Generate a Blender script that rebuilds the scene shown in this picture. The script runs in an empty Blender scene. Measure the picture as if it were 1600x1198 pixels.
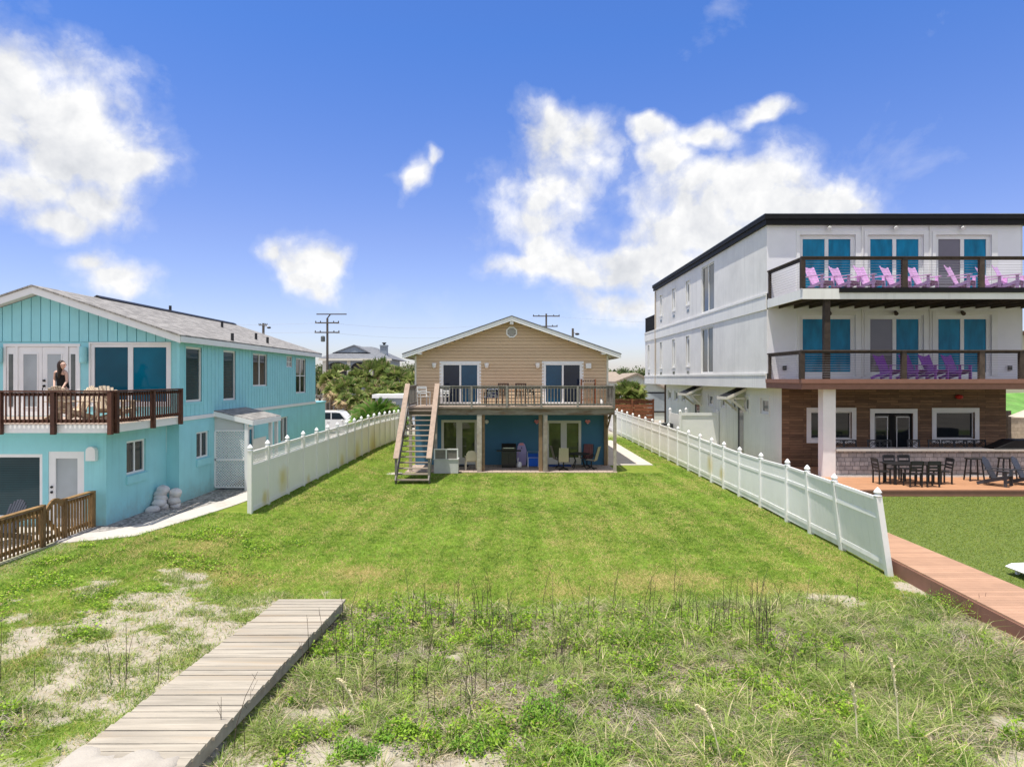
import bpy, math, random
import numpy as np
from mathutils import Vector, Matrix, Quaternion
random.seed(7)
SC = bpy.context.scene
COL = SC.collection
F, CX, HY, H = 1050.0, 792.0, 591.0, 4.4      # focal length, principal point and eye height the place was surveyed with
def PX(px, d): return (px - CX) / F * d
def PZ(py, d): return H - (py - HY) / F * d
R = math.radians

# ------------------------------------------------------------------ mesh helper
class MB:
    def __init__(s): s.v = []; s.f = []; s.r = []
    def poly(s, pts, r=None):
        i = len(s.v); s.v += [tuple(p) for p in pts]; s.f.append(tuple(range(i, i + len(pts))))
        s.r.append(random.random() if r is None else r); return s
    def mesh(s, pts, faces, r=None):
        i = len(s.v); r = random.random() if r is None else r
        s.v += [tuple(p) for p in pts]
        for f in faces: s.f.append(tuple(i + k for k in f)); s.r.append(r)
        return s
    def box(s, x0, x1, y0, y1, z0, z1, r=None):
        x0, x1 = min(x0, x1), max(x0, x1); y0, y1 = min(y0, y1), max(y0, y1); z0, z1 = min(z0, z1), max(z0, z1)
        p = [(x0,y0,z0),(x1,y0,z0),(x1,y1,z0),(x0,y1,z0),(x0,y0,z1),(x1,y0,z1),(x1,y1,z1),(x0,y1,z1)]
        return s.mesh(p, [(3,2,1,0),(4,5,6,7),(0,1,5,4),(1,2,6,5),(2,3,7,6),(3,0,4,7)], r)
    def beam(s, a, b, w, h, up=(0,0,1), r=None):
        a, b = Vector(a), Vector(b); d = (b - a).normalized(); u = Vector(up)
        if abs(d.dot(u)) > .99: u = Vector((0,1,0))
        sd = d.cross(u).normalized(); u = sd.cross(d).normalized()
        p = []
        for c in (a, b):
            for i, j in ((-1,-1),(1,-1),(1,1),(-1,1)): p.append(c + sd * (i*w/2) + u * (j*h/2))
        return s.mesh(p, [(0,1,2,3),(7,6,5,4),(4,5,1,0),(5,6,2,1),(6,7,3,2),(7,4,0,3)], r)
    def tube(s, pts, r, n=8, rnd=None, cap=True):
        pts = [Vector(p) for p in pts]; rs = r if isinstance(r, (list, tuple)) else [r] * len(pts)
        V = []; prev = None
        for k, p in enumerate(pts):
            d = (pts[min(k+1, len(pts)-1)] - pts[max(k-1, 0)]).normalized()
            u = prev if prev else (Vector((1,0,0)) if abs(d.x) < .9 else Vector((0,1,0)))
            a = d.cross(u).normalized(); b = a.cross(d).normalized(); prev = b
            for j in range(n):
                t = 2*math.pi*j/n; V.append(p + (b*math.cos(t) + a*math.sin(t)) * rs[k])
        Fc = [(k*n+j, k*n+(j+1)%n, (k+1)*n+(j+1)%n, (k+1)*n+j) for k in range(len(pts)-1) for j in range(n)]
        if cap: Fc += [tuple(range(n))[::-1], tuple((len(pts)-1)*n + j for j in range(n))]
        return s.mesh(V, Fc, rnd)
    def prism(s, poly, ax, t0, t1, r=None):
        # poly: 2-D points; ax 'x' -> (y,z), 'y' -> (x,z), 'z' -> (x,y)
        def P(q, t): return (t, q[0], q[1]) if ax == 'x' else (q[0], t, q[1]) if ax == 'y' else (q[0], q[1], t)
        n = len(poly); V = [P(q, t0) for q in poly] + [P(q, t1) for q in poly]
        return s.mesh(V, [tuple(range(n)), tuple(range(2*n-1, n-1, -1))] + [(j, n+j, n+(j+1)%n, (j+1)%n) for j in range(n)], r)
    def lathe(s, c, prof, n=12, r=None):
        V = [(c[0]+p[0]*math.cos(2*math.pi*j/n), c[1]+p[0]*math.sin(2*math.pi*j/n), c[2]+p[1]) for p in prof for j in range(n)]
        m = len(prof)
        Fc = [(k*n+j, k*n+(j+1)%n, (k+1)*n+(j+1)%n, (k+1)*n+j) for k in range(m-1) for j in range(n)]
        Fc += [tuple(range(n))[::-1], tuple((m-1)*n+j for j in range(n))]
        return s.mesh(V, Fc, r)
    def ell(s, c, rad, n=10, m=6, r=None, jit=0):
        V = []
        for k in range(m+1):
            ph = math.pi*k/m
            for j in range(n):
                t = 2*math.pi*j/n; q = 1 + random.uniform(-jit, jit)
                V.append((c[0]+rad[0]*math.sin(ph)*math.cos(t)*q, c[1]+rad[1]*math.sin(ph)*math.sin(t)*q, c[2]-rad[2]*math.cos(ph)*q))
        return s.mesh(V, [(k*n+j, k*n+(j+1)%n, (k+1)*n+(j+1)%n, (k+1)*n+j) for k in range(m) for j in range(n)], r)
    def build(s, name, mat, parent=None, smooth=False, bevel=0):
        me = bpy.data.meshes.new(name)
        me.from_pydata(s.v, [], s.f); me.materials.append(mat)
        a = me.attributes.new('rnd', 'FLOAT', 'FACE'); a.data.foreach_set('value', s.r)
        if smooth: me.polygons.foreach_set('use_smooth', [True]*len(me.polygons))
        me.validate(); me.update()
        o = bpy.data.objects.new(name, me); COL.objects.link(o)
        fix_normals(me)
        if parent is not None:
            o.parent = parent
            if parent.type == 'EMPTY': o.location = -parent.location
        if bevel:
            m = o.modifiers.new('b', 'BEVEL'); m.width = bevel; m.segments = 2; m.limit_method = 'ANGLE'; m.angle_limit = R(40)
        return o
def fix_normals(me):
    import bmesh
    b = bmesh.new(); b.from_mesh(me)
    bmesh.ops.recalc_face_normals(b, faces=b.faces[:])
    b.to_mesh(me); b.free()
def tag(o, label=None, cat=None, group=None, kind=None):
    if label: o['label'] = label
    if cat: o['category'] = cat
    if group: o['group'] = group
    if kind: o['kind'] = kind
    return o
def thing(name, loc, label=None, cat=None, group=None, rz=0):
    o = bpy.data.objects.new(name, None); COL.objects.link(o); o.empty_display_size = .2
    o.location = loc; o.rotation_euler = (0, 0, rz); return tag(o, label, cat, group)
KIDS = {}
def copy_tree(o, parent=None):
    c = o.copy(); COL.objects.link(c)
    if parent is not None: c.parent = parent
    for ch in list(o.children): copy_tree(ch, c)
    return c
def place(proto, used, loc, rz, label, cat, group=None, sc=None):
    """first use moves the prototype itself, later uses copy it with its parts"""
    if proto.name in used: o = copy_tree(proto)
    else: o = proto; used.add(proto.name)
    o.location = loc; o.rotation_euler = (0, 0, rz)
    if sc: o.scale = (sc, sc, sc) if not isinstance(sc, tuple) else sc
    for k in ('label', 'category', 'group'):
        if k in o.keys(): del o[k]
    return tag(o, label, cat, group)
USED = set()
def bx(parent, name, mat, x0, x1, y0, y1, z0, z1, r=None, bevel=0):
    return MB().box(x0, x1, y0, y1, z0, z1, r).build(name, mat, parent, bevel=bevel)
# boxes relative to a wall: ax 'y' = wall plane y=c (u runs along x), ax 'x' = wall plane x=c (u runs along y); n = distance out of the wall
def wb(mb, ax, c, s, u0, u1, n0, n1, v0, v1, r=None):
    a, b = c + s*n0, c + s*n1
    return mb.box(u0, u1, a, b, v0, v1, r) if ax == 'y' else mb.box(a, b, u0, u1, v0, v1, r)
def wp(ax, c, s, u, n, v): return (u, c + s*n, v) if ax == 'y' else (c + s*n, u, v)
def wall(mb, ax, c, s, u0, u1, v0, v1, holes=(), depth=.12):
    us = sorted({u0, u1, *[h[0] for h in holes], *[h[1] for h in holes]})
    vs = sorted({v0, v1, *[h[2] for h in holes], *[h[3] for h in holes]})
    for i in range(len(us)-1):
        for j in range(len(vs)-1):
            uc, vc = (us[i]+us[i+1])/2, (vs[j]+vs[j+1])/2
            if any(h[0] < uc < h[1] and h[2] < vc < h[3] for h in holes): continue
            mb.poly([wp(ax,c,s,us[i],0,vs[j]), wp(ax,c,s,us[i+1],0,vs[j]), wp(ax,c,s,us[i+1],0,vs[j+1]), wp(ax,c,s,us[i],0,vs[j+1])], .5)
    for a, b, e, f in holes:
        for (p, q) in (((a,e),(b,e)), ((b,e),(b,f)), ((b,f),(a,f)), ((a,f),(a,e))):
            mb.poly([wp(ax,c,s,p[0],0,p[1]), wp(ax,c,s,q[0],0,q[1]), wp(ax,c,s,q[0],-depth,q[1]), wp(ax,c,s,p[0],-depth,p[1])], .5)
    return mb
def window(root, ax, c, s, u0, u1, v0, v1, fm, gm, name='window', rec=.1, fw=.06, cols=1, rows=1, trim=0, tm=None, sill=0, gms=None, uw=None, lab=None, mw=None):
    """frame (the part) with one pane object per light; sits in an opening rec deep; trim = width of a casing board proud of the wall"""
    f = MB(); n0, n1 = -rec-.03, -rec+.045
    wb(f,ax,c,s,u0,u0+fw,n0,n1,v0,v1); wb(f,ax,c,s,u1-fw,u1,n0,n1,v0,v1)
    wb(f,ax,c,s,u0+fw,u1-fw,n0,n1,v0,v0+fw); wb(f,ax,c,s,u0+fw,u1-fw,n0,n1,v1-fw,v1)
    m = (mw or fw)/2
    cu = [u0+fw + (u1-u0-2*fw)*k/cols for k in range(cols+1)]; cv = [v0+fw + (v1-v0-2*fw)*k/rows for k in range(rows+1)]
    for k in cu[1:-1]: wb(f,ax,c,s,k-m,k+m,n0,n1-.006,v0+fw,v1-fw)
    for k in cv[1:-1]: wb(f,ax,c,s,u0+fw,u1-fw,n0+.004,n1-.012,k-m*.7,k+m*.7)
    w = f.build(name, fm, root)
    if lab: w['label'] = lab
    for i in range(cols):
        g = MB(); wb(g,ax,c,s,cu[i]-.004,cu[i+1]+.004,n0+.004,-rec+.008,v0+fw-.004,v1-fw+.004, r=random.random())
        g.build('pane', (gms[i] if gms else gm), w)
    if trim:
        t = MB(); q = .03
        wb(t,ax,c,s,u0-trim,u0,-.01,q,v0-trim,v1+trim); wb(t,ax,c,s,u1,u1+trim,-.01,q,v0-trim,v1+trim)
        wb(t,ax,c,s,u0,u1,-.01,q-.003,v1,v1+trim); wb(t,ax,c,s,u0,u1,-.01,q-.003,v0-trim,v0)
        t.build('casing', tm or fm, w)
    if sill:
        t = MB(); wb(t,ax,c,s,u0-.05,u1+.05,-rec,sill,v0-.1,v0-.002); t.build('sill', tm or fm, w)
    return w

# ------------------------------------------------------------------ materials
class NT:
    def __init__(s, nt): s.nt = nt; s.n = nt.nodes; s.l = nt.links
    def new(s, t, ins=None, **kw):
        n = s.n.new(t)
        for k, v in kw.items(): setattr(n, k, v)
        for k, v in (ins or {}).items():
            sock = n.inputs[k]
            if isinstance(v, bpy.types.NodeSocket): s.l.new(v, sock)
            else: sock.default_value = v
        return n
    def math(s, op, a, b=None, c=None, clamp=False):
        n = s.n.new('ShaderNodeMath'); n.operation = op; n.use_clamp = clamp
        for i, v in enumerate((a, b, c)):
            if v is None: continue
            if isinstance(v, bpy.types.NodeSocket): s.l.new(v, n.inputs[i])
            else: n.inputs[i].default_value = v
        return n.outputs[0]
    def vec(s, op, a, b=None, c=None):
        n = s.n.new('ShaderNodeVectorMath'); n.operation = op
        for i, v in enumerate((a, b, c)):
            if v is None: continue
            if isinstance(v, bpy.types.NodeSocket): s.l.new(v, n.inputs[i])
            else: n.inputs[i].default_value = v
        return n.outputs[1] if op in ('LENGTH', 'DOT_PRODUCT', 'DISTANCE') else n.outputs[0]
    def mix(s, fac, a, b):
        n = s.n.new('ShaderNodeMix'); n.data_type = 'RGBA'
        for k, v in ((0, fac), (6, a), (7, b)):
            if isinstance(v, bpy.types.NodeSocket): s.l.new(v, n.inputs[k])
            else: n.inputs[k].default_value = v if k == 0 else c4(v)
        return n.outputs[2]
    def scale(s, col, k):
        n = s.n.new('ShaderNodeVectorMath'); n.operation = 'SCALE'
        if isinstance(col, bpy.types.NodeSocket): s.l.new(col, n.inputs[0])
        else: n.inputs[0].default_value = col[:3]
        if isinstance(k, bpy.types.NodeSocket): s.l.new(k, n.inputs[3])
        else: n.inputs[3].default_value = k
        return n.outputs[0]
    def noise(s, vec, sc, det=5, rough=.55, dist=0):
        n = s.new('ShaderNodeTexNoise', {'Scale': sc, 'Detail': det, 'Roughness': rough, 'Distortion': dist})
        if vec is not None: s.l.new(vec, n.inputs['Vector'])
        return n.outputs[0]
    def ramp(s, f, lo, hi, a=0., b=1.):
        n = s.new('ShaderNodeMapRange', {1: lo, 2: hi, 3: a, 4: b}); n.clamp = True; s.l.new(f, n.inputs[0]); return n.outputs[0]
    def attr(s, name):
        n = s.n.new('ShaderNodeAttribute'); n.attribute_name = name; return n.outputs['Fac']
    def pos(s, obj=False, st=None):
        p = s.n.new('ShaderNodeTexCoord').outputs['Object'] if obj else s.n.new('ShaderNodeNewGeometry').outputs['Position']
        return s.vec('MULTIPLY', p, st) if st else p
def c4(c): return tuple(c) if len(c) == 4 else (*c, 1)
def new_mat(name):
    m = bpy.data.materials.new(name); m.use_nodes = True; t = NT(m.node_tree)
    b = t.n['Principled BSDF']; return m, t, b
def setc(t, b, col):
    if isinstance(col, bpy.types.NodeSocket): t.l.new(col, b.inputs['Base Color'])
    else: b.inputs['Base Color'].default_value = c4(col)
def bump(t, b, h, st=.3, d=.01):
    n = t.new('ShaderNodeBump', {'Strength': st, 'Distance': d}); t.l.new(h, n.inputs['Height']); t.l.new(n.outputs[0], b.inputs['Normal'])
def M(name, col, rough=.6, var=.12, ns=4., rnd=.08, bmp=0., bs=40., bd=.01, st=None, obj=False, spec=.3, metal=0., coat=0., col2=None, c2=(.55, .75), ns2=1.2, streak=0., dz=0.):
    m, t, b = new_mat(name); p = t.pos(obj, st)
    n = t.noise(p, ns)
    k = t.ramp(n, .25, .75, 1-var, 1+var)
    base = col
    if col2 is not None: base = t.mix(t.ramp(t.noise(p, ns2, 6, .6), c2[0], c2[1]), col, col2)
    c = t.scale(base, k)
    if rnd: c = t.scale(c, t.ramp(t.attr('rnd'), 0, 1, 1-rnd, 1+rnd))
    if streak:          # rain streaks and grime, and splash dirt near the ground
        q = t.pos(); s1 = t.noise(t.vec('MULTIPLY', q, (5., 5., .22)), 1., 6, .65); s2 = t.noise(q, .55, 5, .6)
        c = t.scale(c, t.math('SUBTRACT', 1., t.math('MULTIPLY', t.math('MULTIPLY', t.ramp(s1, .5, .8), t.ramp(s2, .35, .65)), streak)))
        z = t.new('ShaderNodeSeparateXYZ', {0: q}).outputs[2]
        if dz: c = t.mix(t.math('MULTIPLY', t.ramp(t.math('ADD', z, t.math('MULTIPLY', t.math('SUBTRACT', t.noise(q, 3., 5, .65), .5), .9)), dz, .25, 0, .55), t.ramp(t.noise(q, 9., 5), .3, .65, .4, 1.)), c, (.30,.28,.22))
    setc(t, b, c)
    b.inputs['Roughness'].default_value = rough; b.inputs['Metallic'].default_value = metal
    b.inputs['Specular IOR Level'].default_value = spec; b.inputs['Coat Weight'].default_value = coat
    if bmp: bump(t, b, t.noise(p, bs, 4), bmp, bd)
    return m
def brickmat(name, cols, mort, plane, bw, bh, ms=.012, rough=.7, off=.5, bmp=.4, var=.2, sq=1., fr=2, grain=None):
    m, t, b = new_mat(name); p = t.pos()
    sx = t.new('ShaderNodeSeparateXYZ', {0: p}); o = sx.outputs
    q = t.new('ShaderNodeCombineXYZ', {0: o['XYZ'.index(plane[0])], 1: o['XYZ'.index(plane[1])]}).outputs[0]
    k = t.new('ShaderNodeTexBrick', {'Vector': q, 'Color1': c4(cols[0]), 'Color2': c4(cols[1]), 'Mortar': c4(mort), 'Scale': 1., 'Mortar Size': ms, 'Mortar Smooth': .1, 'Bias': 0., 'Brick Width': bw, 'Row Height': bh})
    k.offset = off; k.squash = sq; k.squash_frequency = fr
    n = t.noise(t.vec('MULTIPLY', p, grain) if grain else p, 5., 6, .6)
    setc(t, b, t.scale(k.outputs[0], t.ramp(n, .25, .75, 1-var, 1+var)))
    b.inputs['Roughness'].default_value = rough; b.inputs['Specular IOR Level'].default_value = .25
    bump(t, b, t.math('SUBTRACT', n, t.math('MULTIPLY', k.outputs[1], 2.)), bmp, .008); return m
def glass(name, col, rough=.04, spec=.4, var=.25, ns=.6, st=None, blinds=0, coat=.15):
    m, t, b = new_mat(name); p = t.pos(False, st)
    k = t.ramp(t.noise(p, ns, 3), .3, .7, 1-var, 1+var); c = t.scale(col, k)
    if blinds:
        z = t.new('ShaderNodeSeparateXYZ', {0: t.pos()}).outputs[2]
        c = t.scale(c, t.ramp(t.math('FRACT', t.math('MULTIPLY', z, blinds)), .0, 1., .7, 1.25))
    setc(t, b, c); b.inputs['Roughness'].default_value = rough; b.inputs['Specular IOR Level'].default_value = spec
    b.inputs['Coat Weight'].default_value = coat; b.inputs['Coat Roughness'].default_value = .01
    return m
def leafmat(name, a, bcol, dry=None, trans=.25, rough=.5, clump=2.5):
    """a..bcol: the leaf colours of single leaves; dry: a share of straw leaves"""
    m, t, b = new_mat(name); r = t.attr('rnd'); p = t.pos()
    c = t.mix(t.ramp(t.math('ADD', t.math('MULTIPLY', r, .8), t.math('ADD', t.math('MULTIPLY', t.noise(p, clump, 3), .45), t.math('MULTIPLY', t.noise(p, clump*5, 3), .4))), .45, 1.25), a, bcol)
    if dry: c = t.mix(t.ramp(t.math('ADD', t.math('FRACT', t.math('MULTIPLY', r, 7.31)), t.attr('dry')), .9, 1.05), c, dry)
    setc(t, b, c); b.inputs['Roughness'].default_value = rough; b.inputs['Specular IOR Level'].default_value = .25
    tr = t.new('ShaderNodeBsdfTranslucent'); t.l.new(c, tr.inputs[0])
    mx = t.new('ShaderNodeMixShader', {0: trans}); t.l.new(b.outputs[0], mx.inputs[1]); t.l.new(tr.outputs[0], mx.inputs[2])
    t.l.new(mx.outputs[0], t.n['Material Output'].inputs[0]); return m

TEALB = (.135, .52, .56)
m_teal = M('teal_stucco', (.30, .645, .69), .75, .06, 1.5, 0, .35, 70, .006, col2=(.255, .585, .635), ns2=.7, streak=.22, dz=.95)
m_tealw = M('teal_board', (.30, .66, .72), .6, .05, 2., .05, .1, 60, .003, streak=.15)
m_white = M('white_paint', (.78, .78, .77), .5, .05, 2., .03)
m_offw = M('cream_paint', (.66, .63, .55), .5, .05, 2., .03)
m_soffit = M('soffit_paint', (.6, .6, .58), .7, .05, 2., 0)
m_shing = brickmat('roof_shingles', ((.33,.315,.295), (.20,.19,.18)), (.12,.115,.11), 'YX', .34, .16, .008, .9, .5, .5, .25)
m_shingg = brickmat('grey_shingles', ((.20,.21,.23), (.15,.16,.18)), (.1,.1,.1), 'XY', .34, .16, .008, .9, .5, .4, .2)
m_dark = M('dark_metal', (.03, .03, .032), .45, .1)
m_redwood = M('stained_redwood', (.085, .035, .022), .6, .3, 9., .3, .3, 60, .004)
m_brownw = M('brown_fence_wood', (.21, .125, .05), .75, .3, 7., .35, .4, 50, .005)
m_grayw = M('weathered_wood', (.34, .305, .26), .8, .22, 6., .22, .4, 45, .006, col2=(.24, .18, .125), c2=(.5, .7))
m_greyrail = M('grey_weathered_wood', (.20, .185, .165), .8, .25, 6., .25, .3, 50, .004)
m_palew = M('sun_bleached_wood', (.37, .29, .235), .75, .15, 6., .12, .3, 50, .004)
m_brownpost = M('brown_stained_post', (.22, .145, .085), .75, .25, 5., .2, .3, 45, .004)
m_plank = M('boardwalk_plank', (.37, .33, .265), .85, .28, 3., .10, .6, 30, .008, st=(.35, 4, 4), col2=(.27, .205, .135), c2=(.52, .75), ns2=1.5)
m_siding = M('beige_siding', (.60, .445, .285), .6, .04, 1., .04)
m_blue = M('blue_stucco', (.06, .17, .27), .75, .1, .8, 0, .3, 100, .004)
m_concrete = M('concrete', (.50, .46, .41), .85, .12, 1.5, .05, .3, 60, .004, col2=(.42, .38, .33))
m_pavers = brickmat('patio_pavers', ((.42,.33,.26), (.35,.28,.24)), (.16,.14,.12), 'XY', .45, .45, .012, .85, .5, .4, .2)
m_stucco = M('white_stucco', (.71, .70, .67), .8, .07, 1.1, 0, .35, 55, .006, col2=(.62, .61, .585), c2=(.5, .75), ns2=.5, streak=.30)
m_stuccod = M('white_stucco_trim', (.73, .725, .70), .8, .05, 1., 0, .25, 55, .004, streak=.28, dz=1.3)
m_black = M('black_paint', (.012, .012, .013), .6, .15, spec=.15)
m_darkwood = M('black_stained_wood', (.06, .043, .033), .7, .4, 7., .4, .4, 40, .006)
m_compdeck = M('brown_composite', (.235, .118, .085), .6, .1, 4., .08, .1, 60, .003)
m_orangedeck = M('orange_composite', (.42, .22, .12), .65, .1, 3., .08, .1, 60, .003)
m_wplank = brickmat('wood_plank_cladding', ((.26,.155,.09), (.135,.08,.05)), (.05,.035,.025), 'XZ', .95, .115, .006, .65, .37, .5, .35, 1., 2, (.6, 1, 8))
m_block = brickmat('grey_stone_block', ((.27,.27,.285), (.40,.395,.40)), (.17,.17,.175), 'XZ', .30, .165, .012, .85, .5, .7, .3, .6, 3)
m_turf = None
m_purple = M('purple_plastic', (.21, .05, .35), .4, .08, 3., .06, spec=.4)
m_purple_sunlit = M('purple_plastic_sunlit', (.64, .37, .63), .3, .1, 3., .08, spec=.6)  # top chairs' purple made paler: sun glare is put into the base colour
m_charc = M('charcoal_plastic', (.045, .047, .055), .4, .1, 3., .1, spec=.4)
m_blackp = M('black_plastic', (.014, .014, .016), .4, .1, 3., .1, spec=.4)
m_beigew = M('beige_adirondack_wood', (.55, .45, .33), .7, .15, 6., .15)
m_cream = M('cream_plastic', (.66, .60, .44), .5, .05, 3., .02)
m_slatb = M('brown_slat_wood', (.12, .07, .05), .7, .2, 6., .2)
m_sling = M('beige_sling_fabric', (.40, .36, .27), .85, .12, 30., .05)
m_stripe = M('maroon_cushion', (.17, .075, .075), .9, .4, 14., .2, st=(1, .1, .1))
m_pat = M('blue_white_fabric', (.72, .74, .78), .9, .05, 5., .0, obj=True, col2=(.03, .05, .20), c2=(.47, .53), ns2=14.)
m_bluef = M('blue_chair_fabric', (.012, .085, .42), .8, .12, 8., .1)
m_alu = M('aluminium_tube', (.6, .61, .63), .35, .05, 3., 0, metal=.7)
m_lav = M('lavender_foam', (.42, .36, .62), .6, .08, 3., 0, col2=(.55, .25, .42), c2=(.55, .62), ns2=2.)
m_skin = M('skin', (.62, .40, .31), .55, .05, 9., 0, obj=True)
m_hair = M('dark_brown_hair', (.03, .017, .011), .5, .3, 40., 0, obj=True)
m_cloth = M('black_cloth', (.012, .012, .014), .85, .1, 20., 0, obj=True)
m_bag = M('white_sandbag_fabric', (.58, .57, .56), .85, .1, 8., .1, .3, 60, .01)
m_gteal = glass('teal_tinted_glass', (.003, .13, .21), .05, .2, coat=0)
m_gteald = glass('dark_teal_glass', (.003, .07, .115), .05, .25, coat=0)
m_gblind = glass('blind_glass', (.02, .05, .06), .05, .25, coat=0, blinds=16)
m_ggrey = glass('grey_glass', (.20, .22, .24))
m_gpale = glass('frosted_pale_glass', (.36, .40, .42), .12)
m_gdark = glass('dark_glass', (.014, .018, .022))
m_gblue = glass('blue_house_glass', (.01, .06, .12))
m_gnavy = glass('navy_house_glass', (.008, .018, .04))
m_gfilm = glass('blue_film_glass', (.002, .185, .335), .08, .2, coat=0, var=.28, ns=1.6, st=(2.2, 1, .7))
m_gmauve = glass('mauve_screen_glass', (.16, .145, .17), var=.1)
m_stucco_front = M('front_stucco_shade_tint', (.79, .79, .82), .75, .05, 1.1, 0, .3, 55, .005)  # front copy of the stucco, with the shade's lavender tint painted in
m_beam = M('weathered_beam', (.215, .185, .15), .85, .25, 3., .1, .5, 40, .008, st=(1,3,6), col2=(.15,.10,.065), c2=(.48,.62), ns2=1.)
m_paint = M('grey_white_paint', (.55,.55,.54), .6, .1, 4., .05)
m_gslit = glass('slit_window_glass', (.13, .14, .145), .1, .1, coat=0)
m_walk = M('red_brown_composite', (.40, .24, .155), .65, .1, 3., .1, .1, 60, .003)
m_gcurt = glass('silver_grey_glass', (.12, .135, .135), var=.5, ns=1.5, st=(1, 3, .4))
m_ggreen = glass('green_painted_reflection_glass', (.085, .105, .04), .03, .5, .5, 1.2)  # green of the reflected lawn is put into the base colour
m_red = M('red_lamp_plastic', (.5, .03, .025), .35)
m_pink = M('pink_heart_lamp', (.8, .30, .32), .4)
m_grillm = M('black_grill_enamel', (.010, .010, .011), .35, .1, spec=.5)
m_carw = M('white_car_paint', (.72, .72, .72), .25, .03, 1., 0, coat=.8)
m_carb = M('pale_blue_car_paint', (.55, .60, .66), .25, .03, 1., 0, coat=.8)
m_tyre = M('tyre_rubber', (.02, .02, .02), .8)
m_rim = M('wheel_metal', (.45, .46, .47), .3, .05, metal=.8)
m_pole = M('old_pole_wood', (.11, .095, .08), .85, .2, 5.)
m_trunk = M('trunk_bark', (.17, .13, .095), .9, .35, 6., .1, .6, 20, .03)
m_greyh = M('blue_grey_siding', (.26, .30, .35), .7, .05, 1., 0)
m_tan = M('tan_wall', (.50, .43, .35), .8, .08, 1., 0)
m_sage = M('pale_sage_siding', (.52, .55, .50), .7, .05, 1., 0)
m_redslat = M('red_brown_slat', (.20, .075, .035), .65, .3, 5., .3)
m_wrought = M('black_wrought_iron', (.012, .012, .013), .45)
# ------------------------------------------------------------------ numpy helpers
RG = np.random.default_rng(11)
def _h(i, j, s):
    n = (i.astype(np.int64)*374761393 + j.astype(np.int64)*668265263 + s*1442695041) & 0x7fffffff
    n = ((n ^ (n >> 13)) * 1274126177) & 0x7fffffff
    return ((n ^ (n >> 16)) & 0xffff) / 65535.
def vn(x, y, s):
    i, j = np.floor(x), np.floor(y); u, v = x-i, y-j; u = u*u*(3-2*u); v = v*v*(3-2*v)
    return (_h(i,j,s)*(1-u)+_h(i+1,j,s)*u)*(1-v) + (_h(i,j+1,s)*(1-u)+_h(i+1,j+1,s)*u)*v
def fbm(x, y, sc, seed, oc=4):
    t = 0; a = .5; f = sc; n = 0
    for k in range(oc): t = t + a*vn(x*f+17.3*k, y*f-9.1*k, seed+k); n += a; a *= .5; f *= 2.03
    return t/n
def sst(a, b, x):
    t = np.clip((x-a)/(b-a), 0, 1); return t*t*(3-2*t)
def np_mesh(name, co, lv, sizes, mat, attrs, smooth=True):
    me = bpy.data.meshes.new(name)
    me.vertices.add(len(co)); me.vertices.foreach_set('co', co.astype(np.float32).ravel())
    me.loops.add(len(lv)); me.loops.foreach_set('vertex_index', lv.astype(np.int32))
    st = np.concatenate([[0], np.cumsum(sizes)[:-1]]).astype(np.int32)
    me.polygons.add(len(sizes)); me.polygons.foreach_set('loop_start', st)
    me.materials.append(mat)
    if smooth: me.polygons.foreach_set('use_smooth', np.ones(len(sizes), bool))
    me.update(calc_edges=True)
    for k, v in attrs.items():
        a = me.attributes.new(k, 'FLOAT', 'POINT'); a.data.foreach_set('value', v.astype(np.float32))
    o = bpy.data.objects.new(name, me); COL.objects.link(o); return o

# ------------------------------------------------------------------ terrain
ELL = [(-4.9,11.0,1.2,2.4), (-5.8,11.8,2.4,1.8), (-6.2,10.2,1.9,1.2), (-4.9,13.0,1.1,.6), (-6.6,9.1,.9,.7), (-5.4,8.6,.7,.7), (-4.6,7.4,1.0,.9), (-2.1,7.3,1.9,.85), (-.5,7.4,1.0,.6),
       (1.35,7.3,.45,.3), (3.6,8.8,.35,.25), (5.9,7.8,.8,.5), (6.5,13.3,.5,.4), (6.4,8.5,.4,.4), (-2.5,9.0,.45,.2), (8.45,14.2,.3,.5), (-6.9,14.2,.5,.3), (-.9,10.6,.25,.15), (2.2,9.4,.3,.15)]
def sandiness(x, y):
    m = np.full(np.shape(x), -9.)
    for cx, cy, rx, ry in ELL: m = np.maximum(m, 1 - np.hypot((x-cx)/rx, (y-cy)/ry))
    return sst(-.3, .62, m + (fbm(x, y, 1.9, 5, 5) - .5)*2.4 + (vn(x*9, y*9, 9) - .5)*.7)
def duneness(x, y):
    e = y + (fbm(x, y, .7, 31) - .5)*1.6
    r = sst(13.5, 12.4, e) * sst(-3.9, -2.9, x + (y-10)*.1)
    return np.maximum(r, np.maximum(sst(8.55, 8.75, x)*sst(15.2, 14.6, y), sst(9.2, 8.3, e)*sst(-5.4, -6.2, x)*.9))
def gz(x, y):
    x = np.asarray(x, float); y = np.asarray(y, float)
    z = .40*sst(-5., -8.2, x)*(1 - .85*sst(36, 55, y))
    z = z + .13*sst(-3.2, -4.3, x)*sst(14, 12.3, y)*sst(-8., -5., x)
    z = z + .32*sst(9.0, 10.2, x)*(1 - .6*sst(60, 90, y))
    z = z + ((fbm(x, y, .55, 3) - .5)*.30 + .03)*sst(13.8, 11.5, y)*sst(10.5, 9, x)
    z = z - .10*sst(-3.7, -3.1, x)*sst(-1.8, -2.9, x)*sst(13.2, 12.2, y)*sst(6, 8, y)
    return z
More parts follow.
